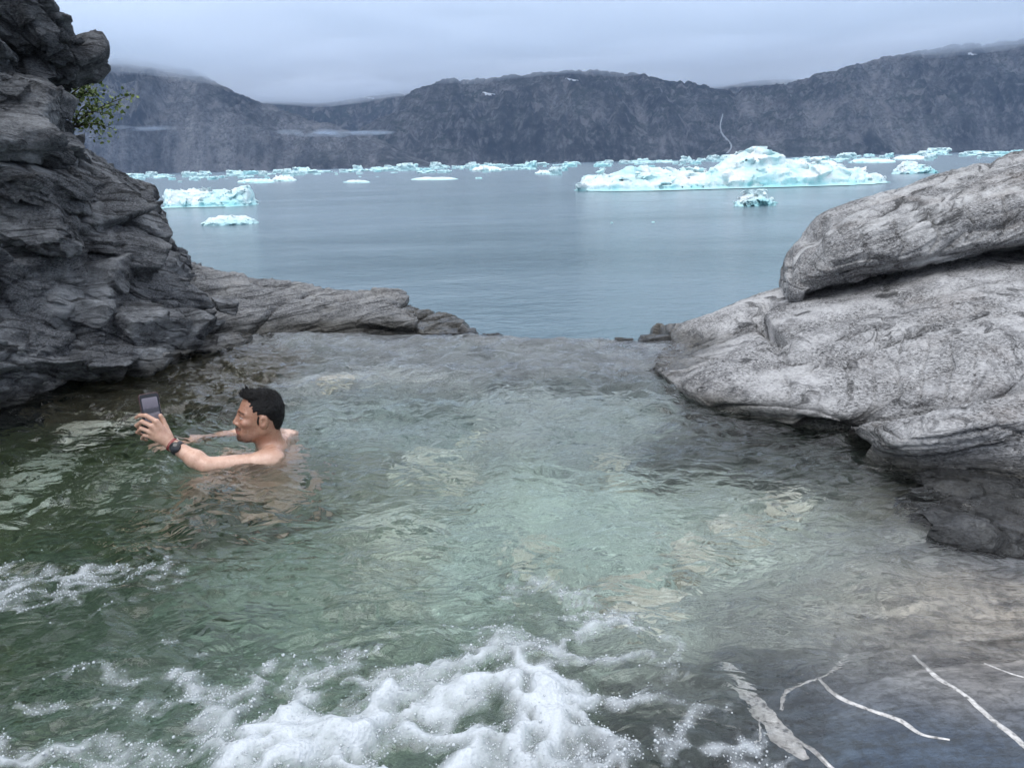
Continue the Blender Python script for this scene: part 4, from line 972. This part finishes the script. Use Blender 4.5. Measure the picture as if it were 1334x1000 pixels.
def head_sdf(p):
    q = hl(p); qs = q.copy(); qs[:, 1] = np.abs(qs[:, 1])
    d = ell(q, (-.012, 0, .038), (.098, .077, .090))
    d = smin(d, ell(q, (.028, 0, -.030), (.066, .060, .088)), .03)
    d = smin(d, ell(q, (.040, 0, -.088), (.044, .042, .032)), .03)
    d = smin(d, ell(q, (.078, 0, -.108), (.016, .020, .015)), .02)
    d = smin(d, rcone(qs, (-.015, .056, -.055), (.055, .028, -.105), .016, .012), .025)
    d = smin(d, rcone(qs, (.082, .008, .022), (.066, .046, .020), .011, .010), .014)
    d = smin(d, ell(qs, (.062, .043, -.022), (.024, .020, .018)), .016)
    d = -smin(-d, ell(qs, (.097, .031, .001), (.017, .017, .011)), .010)
    d = smin(d, ell(qs, (.077, .031, .001), (.013, .015, .0115)), .004)
    d = smin(d, rcone(q, (.088, 0, .012), (.106, 0, -.030), .008, .0098), .010)
    d = smin(d, ell(qs, (.096, .012, -.036), (.011, .009, .008)), .006)
    d = smin(d, ell(q, (.090, 0, -.060), (.012, .026, .008)), .008)
    d = smin(d, ell(q, (.092, 0, -.0665), (.011, .021, .0055)), .004)
    d = smin(d, ell(q, (.089, 0, -.078), (.011, .019, .0062)), .004)
    e = np.maximum(ell(qs, (-.012, .078, -.006), (.020, .010, .033)), -ell(qs, (-.006, .088, -.004), (.010, .007, .018)))
    d = smin(d, e, .006)
    return d
SHL = A(352, 592, 3.02) + np.array([0, 0, -.035]); SHR = np.array([SHL[0] - .02, SHL[1] + .31, -.04])
NB_ = A(350, 584, 3.14)
EL = A(268, 603, 2.93) + np.array([0, 0, -.012]); WR = A(224, 579, 2.965)
ER = np.array([EL[0] - .02, SHR[1] + .03, -.015]); WRR = np.array([EL[0] - .22, SHR[1] - .03, -.06])
PEL = np.array([SHL[0] + .02, (SHL[1] + SHR[1]) / 2, -.52]); CH = np.array([SHL[0] - .02, PEL[1], -.22])
KN = [A(268, 603, 2.93)[0] + np.array([0.02, 0, 0])[0]]
KL = np.array([EL[0] - .02, PEL[1] - .16, -.22]); KR = np.array([EL[0] - .05, PEL[1] + .13, -.24])
FL = np.array([EL[0] - .18, PEL[1] - .17, -.62]); FR = np.array([EL[0] - .20, PEL[1] + .12, -.62])
Kn = [A(204, 549, 2.955), A(198, 555, 2.95), A(195, 562, 2.95), A(198, 569, 2.955)]
FING = [[Kn[0], A(190, 541, 2.955), A(182, 541, 2.965), A(177, 544, 2.975)], [Kn[1], A(185, 549, 2.945), A(178, 554, 2.965), A(182, 558, 2.995)],
        [Kn[2], A(184, 558, 2.945), A(179, 563, 2.965), A(185, 566, 2.995)], [Kn[3], A(188, 567, 2.95), A(185, 571, 2.97), A(191, 573, 2.995)]]
FRAD = [(.0105, .0092, .0083, .0070), (.0108, .0095, .0085, .0075), (.0103, .009, .008, .007), (.0092, .008, .0072, .0062)]
THUMB = [A(221, 568, 2.975), A(216, 556, 2.985), A(212, 547, 2.99), A(209, 541, 2.985)]
def body_sdf(p):
    d = head_sdf(p)
    d = smin(d, rcone(p, hw((-.030, 0, -.035)), NB_ + np.array([.01, 0, -.01]), .058, .062), .03)
    for S in (SHL, SHR): d = smin(d, rcone(p, NB_ + np.array([.02, 0, -.005]), S + np.array([.015, 0, .012]), .042, .042), .04)
    t = smin(rcone(p, CH + np.array([0, -.07, .06]), CH + np.array([0, .07, .06]), .105, .105), rcone(p, CH, PEL, .12, .125), .06)
    d = smin(d, t, .05)
    for S, E, W_ in ((SHL, EL, WR), (SHR, ER, WRR)):
        d = smin(d, ell(p, S + np.array([-.01, 0, .002]), (.066, .058, .056)), .03)
        d = smin(d, rcone(p, S, E, .046, .036), .03)
        m_ = E + (W_ - E) * .3
        d = smin(d, smin(rcone(p, E, m_, .034, .038), rcone(p, m_, W_, .038, .0245), .02), .015)
    for k, (HY, Kk, Fk) in enumerate(((-.09, KL, FL), (.09, KR, FR))):
        H_ = PEL + np.array([-.02, HY, 0]); d = smin(d, rcone(p, H_, Kk, .088, .058), .05); d = smin(d, rcone(p, Kk, Fk, .056, .038), .03)
        d = smin(d, rcone(p, Fk, Fk + np.array([-.16, 0, -.03]), .036, .024), .03)
    # left hand
    h = rcone(p, WR, (Kn[1] + Kn[2]) / 2 * .5 + WR * .5, .024, .021)
    for Kk in Kn: h = smin(h, rcone(p, WR * .72 + Kk * .28, Kk, .0165, .0125), .012)
    d = smin(d, h, .012)
    for ch_, rr in zip(FING, FRAD):
        f = None
        for a_, b_, r1, r2 in zip(ch_, ch_[1:], rr, rr[1:]):
            g = rcone(p, a_, b_, r1, r2); f = g if f is None else smin(f, g, .003)
        d = smin(d, f, .004)
    f = None
    for a_, b_, r1, r2 in zip(THUMB, THUMB[1:], (.0145, .0115, .0105), (.0115, .0105, .0085)):
        g = rcone(p, a_, b_, r1, r2); f = g if f is None else smin(f, g, .004)
    d = smin(d, f, .010)
    # right hand, relaxed under water
    pr_ = WRR + np.array([-.09, -.01, -.02]); d = smin(d, rcone(p, WRR, pr_, .024, .028), .02)
    for k in range(4):
        a_ = pr_ + np.array([0, (k - 1.5) * .019, 0]); b_ = a_ + np.array([-.045, 0, -.012]); d = smin(d, rcone(p, a_, b_, .010, .009), .004); d = smin(d, rcone(p, b_, b_ + np.array([-.03, 0, -.018]), .009, .007), .003)
    d = smin(d, rcone(p, WRR + np.array([-.03, -.02, 0]), WRR + np.array([-.075, -.055, -.012]), .012, .009), .008)
    return d
def sparse_mesh(sdf, lo, hi, h, c=4):
    lo, hi = np.array(lo, float), np.array(hi, float); n = (np.ceil((hi - lo) / (h * c)).astype(int)) + 1
    ax = [lo[a] + h * c * (np.arange(n[a]) + (c - 1) / (2 * c)) for a in range(3)]
    G = np.stack(np.meshgrid(*ax, indexing='ij'), -1).reshape(-1, 3).astype(np.float32)
    d = np.concatenate([sdf(g) for g in np.array_split(G, 8)]).reshape(n)
    near = np.abs(d) < h * c * 1.6
    F_ = np.repeat(np.repeat(np.repeat(d, c, 0), c, 1), c, 2).astype(np.float32); Nm = np.repeat(np.repeat(np.repeat(near, c, 0), c, 1), c, 2)
    I = np.argwhere(Nm); pts = (lo + I * h).astype(np.float32)
    F_[Nm] = np.concatenate([sdf(q) for q in np.array_split(pts, max(1, len(pts) // 200000))])
    return surface_nets(F_, lo, h)
allp = np.array([HC, SHL, SHR, EL, WR, ER, WRR, PEL, KL, KR, FL, FR] + [q for f in FING for q in f])
v, f = sparse_mesh(body_sdf, np.minimum(allp.min(0) - .2, HC - .15), np.maximum(allp.max(0) + .16, HC + .16), .004)
# skin colouring
q = hl(v.astype(np.float32)); ay = np.abs(q[:, 1]); nv_ = len(v)
tan_ = np.array([.36, .195, .130]); fair = np.array([.60, .41, .32]); body = np.tile(fair, (nv_, 1))
face = sstep(-.18, -.10, q[:, 2]) * (np.linalg.norm(q, axis=1) < .24)
body = body + (tan_ - body) * face[:, None]
ta = np.clip(1 - (v[:, 0] - WR[0]) / (SHL[0] - WR[0]), 0, 1) * (v[:, 2] > -.05)
body = body + (np.array([.52, .315, .225]) - body) * (ta * .75 * (1 - face))[:, None]
HEADM = np.linalg.norm(q, axis=1) < .165
def paint(mask, colr):
    global body
    body = body + (np.array(colr) - body) * (np.clip(mask, 0, 1) * HEADM)[:, None]
spk = .5 + .5 * fbm(q * 160, 2)
front = q[:, 0] > .03
paint(np.exp(-((q[:, 0] - .085) / .03) ** 2 - ((ay - .045) / .02) ** 2 - ((q[:, 2] + .03) / .022) ** 2) * .35, (.50, .22, .16))
brd = front * np.exp(-((q[:, 2] + .108) / .026) ** 4) * (.6 + .4 * spk); paint(brd * 1.15 * sstep(.07, .04, ay), (.035, .025, .022))
paint(front * np.exp(-((q[:, 2] + .0545) / .0075) ** 4) * (ay < .034) * (q[:, 0] > .065) * .95, (.035, .025, .022))
paint((q[:, 0] > .0) * np.exp(-((q[:, 2] + .075) / .035) ** 2) * sstep(.03, .05, ay) * .7 * spk, (.10, .065, .052))
paint((q[:, 0] > .083) * ((np.abs(q[:, 2] + .0668) < .0045) + (np.abs(q[:, 2] + .078) < .0055)) * (ay < .023), (.42, .17, .14))
bw = .0235 + .004 * np.clip((.05 - ay) / .04, 0, 1)
paint((q[:, 0] > .04) * np.exp(-((q[:, 2] - bw) / .0048) ** 4) * sstep(.006, .012, ay) * sstep(.058, .050, ay), (.025, .018, .016))
eyem = (q[:, 0] > .06) * (((ay - .031) / .0145) ** 2 + ((q[:, 2] - .0005) / .0048) ** 2 < 1); paint(eyem.astype(float), (.55, .50, .47))
paint(((q[:, 0] > .06) * (((ay - .030) / .0062) ** 2 + ((q[:, 2] - .0005) / .0052) ** 2 < 1)).astype(float), (.02, .014, .012))
paint(((q[:, 0] > .05) * (((ay - .031) / .0165) ** 2 < 1) * (np.abs(q[:, 2] - .0062) < .0022)).astype(float), (.03, .02, .018))
paint((q[:, 0] > .095) * (q[:, 2] < -.037) * (q[:, 2] > -.047) * np.exp(-((ay - .010) / .005) ** 2) * .8, (.12, .05, .04))
m = Mat('skin'); p = m.objc()
m.bsdf(Base_Color=m.mix(m.math('MULTIPLY', m.ramp(m.noise(p, 34, 5, .65), [(.35, 0), (.7, 1)]), .38), m.attr('tint', 'Color'), C3(.30, .13, .09)), Roughness=m.ramp(m.noise(p, 40, 4), [(.4, .16), (.6, .42)]), Specular_IOR_Level=.5, Subsurface_Weight=.06, Subsurface_Radius=(.02, .007, .004), Normal=m.bump(m.noise(p, 260, 3), .15, .003))
man = obj('person', mesh_np('person', v - NB_, f, m.m, attrs={'tint': body}), label='dark haired bather sunk to the shoulders, taking a picture with his raised phone', category='person')
man.location = NB_
def hair_sdf(p):
    q = hl(p); qs = q.copy(); qs[:, 1] = np.abs(qs[:, 1])
    st = q * np.array([55, 130, 60], np.float32); st[:, 0] += 30 * q[:, 2]
    n = fbm(st, 2, .6) * .0032 + fbm(q * 18, 2) * .0025
    d = ell(q, (-.018, 0, .044), (.0965, .0800, .0895)) + 1.5 * n
    d = smin(d, ell(q, (.046, 0, .104), (.040, .056, .022)) + 2.2 * n, .016)      # longer tuft swept up over the forehead
    d = smin(d, rcone(q, (.066, .014, .104), (.080, .018, .137), .010, .003) + n, .006)
    d = smin(d, rcone(q, (.052, -.010, .110), (.060, -.012, .139), .010, .003) + n, .006)
    d = smin(d, ell(q, (-.072, 0, -.012), (.040, .058, .062)) + .5 * n, .03)
    # face and ear openings
    fc = np.maximum(.052 + .2 * (.085 - q[:, 2]) - q[:, 0] + .010 * np.sin(q[:, 1] * 190), q[:, 2] - .092)
    d = np.maximum(d, np.minimum(q[:, 0] - .066 + .22 * np.abs(q[:, 1]), .092 + .004 * np.sin(q[:, 1] * 160) - q[:, 2]))
    d = np.maximum(d, np.minimum(q[:, 0] + .022, .026 - q[:, 2]))
    sb = np.maximum(np.maximum(ell(qs, (.010, .064, .016), (.011, .010, .042)), -(q[:, 2] + .035)), q[:, 2] - .06)
    d = np.minimum(d, sb + .4 * n)
    d = np.maximum(d, -(q[:, 2] + .062 + .01 * fbm(q * 60, 2)))
    d = np.maximum(d, -ell(qs, (-.008, .085, -.008), (.026, .018, .036)))
    return d
hv, hfc = sparse_mesh(hair_sdf, HC - .17, HC + np.array([.17, .17, .19]), .0026)
m = Mat('black_hair'); p = m.objc()
m.bsdf(Base_Color=C3(.008, .0075, .008), Roughness=.55, Specular_IOR_Level=.25, Normal=m.bump(m.noise(m.mapping(p, rot=(0, .5, .2), scale=(.35, 3, 1)), 240, 3, .6), 1.0, .006))
# loose strands standing off the cut
qh = hl(hv.astype(np.float32)); NS = 2600; pk = rng.choice(len(hv), NS); cq = qh[pk]; nn_ = (cq - np.array([-.01, 0, .03])) / np.array([.0093, .0064, .008]); nn_ /= np.linalg.norm(nn_, axis=1)[:, None]
flow = np.where((cq[:, 2] > .07)[:, None], np.array([.45, 0, .55]), np.array([-.35, 0, -.75])) + rng.normal(size=(NS, 3)) * .25
dr = nn_ * .38 + flow; dr /= np.linalg.norm(dr, axis=1)[:, None]; sdv = np.cross(dr, nn_ + rng.normal(size=(NS, 3)) * .2); sdv /= np.linalg.norm(sdv, axis=1)[:, None] + 1e-9
ln = (rng.uniform(.006, .013, NS) + .010 * (cq[:, 2] > .09))[:, None]; wd_ = .0011
a0 = cq - nn_ * .002; tri = np.stack([a0 - sdv * wd_, a0 + sdv * wd_, a0 + nn_ * wd_ * 1.4, a0 + dr * ln], 1)
wv_ = np.stack([hw(t_) for t_ in tri.reshape(-1, 3).reshape(NS, 4, 3)]).reshape(-1, 3); b0 = len(hv) + 4 * np.arange(NS)
tf3 = np.concatenate([np.stack([b0, b0 + 1, b0 + 3], -1), np.stack([b0 + 1, b0 + 2, b0 + 3], -1), np.stack([b0 + 2, b0, b0 + 3], -1)])
ho = obj('hair', mesh_np('hair', np.r_[hv, wv_] - NB_, [hfc, tf3], m.m), man)

# --- phone, watch and bracelet
def frame_box(name, c, ax, size, rad, mat, parent):
    """rounded plate: ax = (right, up, out)"""
    n = 6; pts = []
    for sx, sy, a0 in ((1, 1, 0), (-1, 1, 90), (-1, -1, 180), (1, -1, 270)):
        for k in range(n + 1):
            a = math.radians(a0 + 90 * k / n); pts.append((sx * (size[0] / 2 - rad) + rad * math.cos(a), sy * (size[1] / 2 - rad) + rad * math.sin(a)))
    pts = np.array(pts); m_ = len(pts); L = []
    for s, z in ((.94, -size[2] / 2), (1, -size[2] * .3), (1, size[2] * .3), (.94, size[2] / 2)):
        L.append(np.c_[pts * s, np.full(m_, z)])
    v = np.concatenate(L); fs = []
    for r in range(3):
        a = np.arange(m_) + r * m_; b = np.roll(a, -1); fs.append(np.stack([a, b, b + m_, a + m_], -1))
    v = np.r_[v, [[0, 0, -size[2] / 2]], [[0, 0, size[2] / 2]]]
    i0 = np.arange(m_); t0 = np.stack([np.roll(i0, -1), i0, np.full(m_, 4 * m_)], -1); i1 = i0 + 3 * m_; t1 = np.stack([i1, np.roll(i1, -1), np.full(m_, 4 * m_ + 1)], -1)
    w_ = v @ np.stack(ax)
    o = obj(name, mesh_np(name, w_, [np.concatenate(fs), np.concatenate([t0, t1])], mat, smooth=False), parent)
    o.location = Vector(c); return o
ph = obj('phone', None, label='black smartphone in a dark case held up in the bather\'s hand', category='phone')
pc = A(197, 536, 3.005); ph.location = pc
out_ = -(pc - CAM) / np.linalg.norm(pc - CAM); out_ = out_ + np.array([.30, 0, .0]); out_ /= np.linalg.norm(out_)
up_ = np.array([-.03, .10, 1.0]); up_ -= out_ * (up_ @ out_); up_ /= np.linalg.norm(up_); rt_ = np.cross(up_, out_)
m = Mat('phone_case'); m.bsdf(Base_Color=C3(.05, .018, .02), Roughness=.45); m_case = m.m
m = Mat('phone_bezel'); m.bsdf(Base_Color=C3(.008, .008, .010), Roughness=.12); m_bez = m.m
m = Mat('phone_screen'); p = m.objc(); z = m.n('VectorMath', {0: p, 1: tuple(up_)}, operation='DOT_PRODUCT').outputs['Value']
zz = m.math('ADD', z, m.math('MULTIPLY', m.math('SUBTRACT', m.noise(p, 70, 4), .5), .016))
sc_ = m.ramp(m.n('MapRange', {'Value': zz, 'From Min': -.06, 'From Max': .06}).outputs[0], [(.0, (.16, .15, .18)), (.42, (.30, .28, .35)), (.47, (.055, .055, .075)), (.60, (.075, .072, .10)), (.66, (.22, .205, .28)), (1.0, (.34, .32, .42))])
m.bsdf(Base_Color=C3(.01, .01, .012), Roughness=.1, Emission_Color=sc_, Emission_Strength=.36); m_scr = m.m
frame_box('case', (0, 0, 0), (rt_, up_, out_), (.080, .160, .011), .011, m_case, ph)
frame_box('front_glass', tuple(out_ * .0058), (rt_, up_, out_), (.075, .154, .0022), .009, m_bez, ph)
frame_box('screen', tuple(out_ * .0074), (rt_, up_, out_), (.062, .122, .0008), .005, m_scr, ph)
wt = obj('wristwatch', None, label='round black wristwatch on the bather\'s raised wrist', category='watch')
ad_ = (WR - EL) / np.linalg.norm(WR - EL); wc = WR - ad_ * .030; wt.location = wc
tv = -(wc - CAM) / np.linalg.norm(wc - CAM); wo = tv - ad_ * (tv @ ad_) + np.array([0, 0, -.1]); wo -= ad_ * (wo @ ad_); wo /= np.linalg.norm(wo); ws = np.cross(wo, ad_)
def ringm(name, r1, r2, wdt, mat, parent, off=0.0, n=40):
    th = np.linspace(0, 2 * math.pi, n, endpoint=False); L = []
    for r, z in ((r1, -wdt / 2), (r2, -wdt / 2.3), (r2, wdt / 2.3), (r1, wdt / 2)):
        L.append((np.cos(th) * r)[:, None] * wo + (np.sin(th) * r)[:, None] * ws + ad_ * (z + off))
    v = np.concatenate(L); a = np.arange(n); b = np.roll(a, -1); fs = [np.stack([a + i * n, b + i * n, b + ((i + 1) % 4) * n, a + ((i + 1) % 4) * n], -1) for i in range(4)]
    return obj(name, mesh_np(name, v, np.concatenate(fs), mat), parent)
m = Mat('watch_black'); m.bsdf(Base_Color=C3(.012, .012, .013), Roughness=.4); m_wb = m.m
m = Mat('watch_glass'); m.bsdf(Base_Color=C3(.010, .012, .014), Roughness=.08); m_wg = m.m
m = Mat('strap'); m.bsdf(Base_Color=C3(.035, .037, .042), Roughness=.6); m_ws = m.m
ringm('strap', .0285, .0325, .021, m_ws, wt)
def disc(name, r, h0, h1, mat, parent, c=(0, 0, 0), n=36, bev=.0015):
    th = np.linspace(0, 2 * math.pi, n, endpoint=False); L = []
    for rr, z in ((r, h0), (r, h1 - bev), (r - bev, h1), (.0001, h1)):
        L.append((np.cos(th) * rr)[:, None] * ad_ + (np.sin(th) * rr)[:, None] * ws + wo * z + np.array(c))
    v = np.concatenate(L); a = np.arange(n); b = np.roll(a, -1); fs = [np.stack([a + i * n, b + i * n, b + (i + 1) * n, a + (i + 1) * n], -1) for i in range(3)]
    return obj(name, mesh_np(name, v, np.concatenate(fs), mat), parent)
disc('case', .0225, .024, .0385, m_wb, wt); disc('dial', .0185, .036, .0392, m_wg, wt); 
disc('crown', .003, .030, .034, m_wb, wt, c=tuple(ws * .0235))
br = obj('bracelet', None, label='thin red and white cord bracelet beside the wristwatch', category='bracelet'); br.location = WR - ad_ * .004
m = Mat('red_cord'); m.bsdf(Base_Color=C3(.22, .015, .03), Roughness=.7); m_rc = m.m
m = Mat('white_bead'); m.bsdf(Base_Color=C3(.65, .62, .60), Roughness=.5); m_wbd = m.m
ringm('cord', .0275, .0300, .004, m_rc, br); ringm('cord', .0275, .0302, .003, m_rc, br, off=.006)
for k in range(3):
    cpos = -ws * .0 + (wo * math.cos(1.9 + k * .35) + ws * -math.sin(1.9 + k * .35)) * .031 + ad_ * .003
    d_, ff_ = ICO[1]; o = obj('bead', mesh_np('bead', d_ * .0045, ff_, m_wbd), br); o.location = Vector(cpos)

# ------------------------------------------------------------------ shrub growing from the cliff
sh = obj('shrub', None, label='small green leafy shrub growing out of the left cliff below its nose', category='shrub'); root = cliff_edge(158)[2:]; RX = root[1] / K; OFF = 12 + cliff_edge(158)[0] - 120; sh.location = root
tv_, tf_, lv, lf = [], [], [], []
def tube(path, r0_, r1_):
    n, s = len(path), 5; base = sum(len(a) for a in tv_); t_ = np.gradient(path, axis=0); th = np.linspace(0, 2 * math.pi, s, endpoint=False)
    a = np.cross(t_, [0.3, 1, .2]); a /= np.linalg.norm(a, axis=1)[:, None]; b = np.cross(t_, a); b /= np.linalg.norm(b, axis=1)[:, None]
    r = np.linspace(r0_, r1_, n)
    V = path[:, None] + (np.cos(th)[None, :, None] * a[:, None] + np.sin(th)[None, :, None] * b[:, None]) * r[:, None, None]
    tv_.append(V.reshape(-1, 3)); i = np.arange(n * s).reshape(n, s); j = np.roll(i, -1, 1); tf_.append(np.stack([i[:-1], j[:-1], j[1:], i[1:]], -1).reshape(-1, 4) + base)
def leaf(c, d, s):
    d = d / np.linalg.norm(d); sd_ = np.cross(d, rng.normal(size=3)); sd_ /= np.linalg.norm(sd_); up2 = np.cross(sd_, d)
    base = len(lv) * 6
    lv.append(np.array([c, c + d * s * .35 + sd_ * s * .36 - up2 * s * .08, c + d * s * .75 + sd_ * s * .26, c + d * s, c + d * s * .75 - sd_ * s * .26, c + d * s * .35 - sd_ * s * .36 - up2 * s * .08]))
    lf.extend([(base, base + 1, base + 2, base + 3), (base, base + 3, base + 4, base + 5)])
for k, (x, y, rx) in enumerate([(170, 124, 5.95), (158, 134, 6.0), (150, 150, 5.9), (148, 168, 5.95), (132, 178, 5.9), (140, 140, 6.1), (124, 108, 5.85), (128, 122, 5.95), (116, 116, 5.9), (118, 132, 6.0)]):
    e_ = aty(x + max(0, OFF), y, RX + (rx - 5.95)); s0 = root + rng.normal(size=3) * .02 + (np.array([0, 0, .18]) if k in (6, 7, 8, 9) else 0)
    md_ = (s0 + e_) / 2 + np.array([0, 0, .03]) + rng.normal(size=3) * .02
    path = catmull(np.array([s0 + np.array([-.08, 0, 0]), s0, md_, e_]), 14); tube(path, .006, .0018)
    for j in range(5, 14):
        for _ in range(5 + (j > 9) * 3):
            cc = path[j] + rng.normal(size=3) * .028; leaf(cc, rng.normal(size=3) + np.array([.5, 0, .4]), rng.uniform(.020, .036))
m = Mat('bark'); m.bsdf(Base_Color=C3(.06, .045, .035), Roughness=.9); m_bark = m.m
m = Mat('leaf_green'); pp = m.objc()
bs = m.bsdf(Base_Color=m.ramp(m.noise(pp, 30, 3), [(.35, (.06, .10, .022)), (.55, (.13, .19, .04)), (.7, (.24, .28, .07))]), Roughness=.5, Transmission_Weight=0.0)
m_leaf = m.m
child(obj('branches', mesh_np('branches', np.concatenate(tv_), np.concatenate(tf_), m_bark)), sh)
child(obj('foliage', mesh_np('foliage', np.concatenate(lv), np.array(lf), m_leaf, smooth=False)), sh)
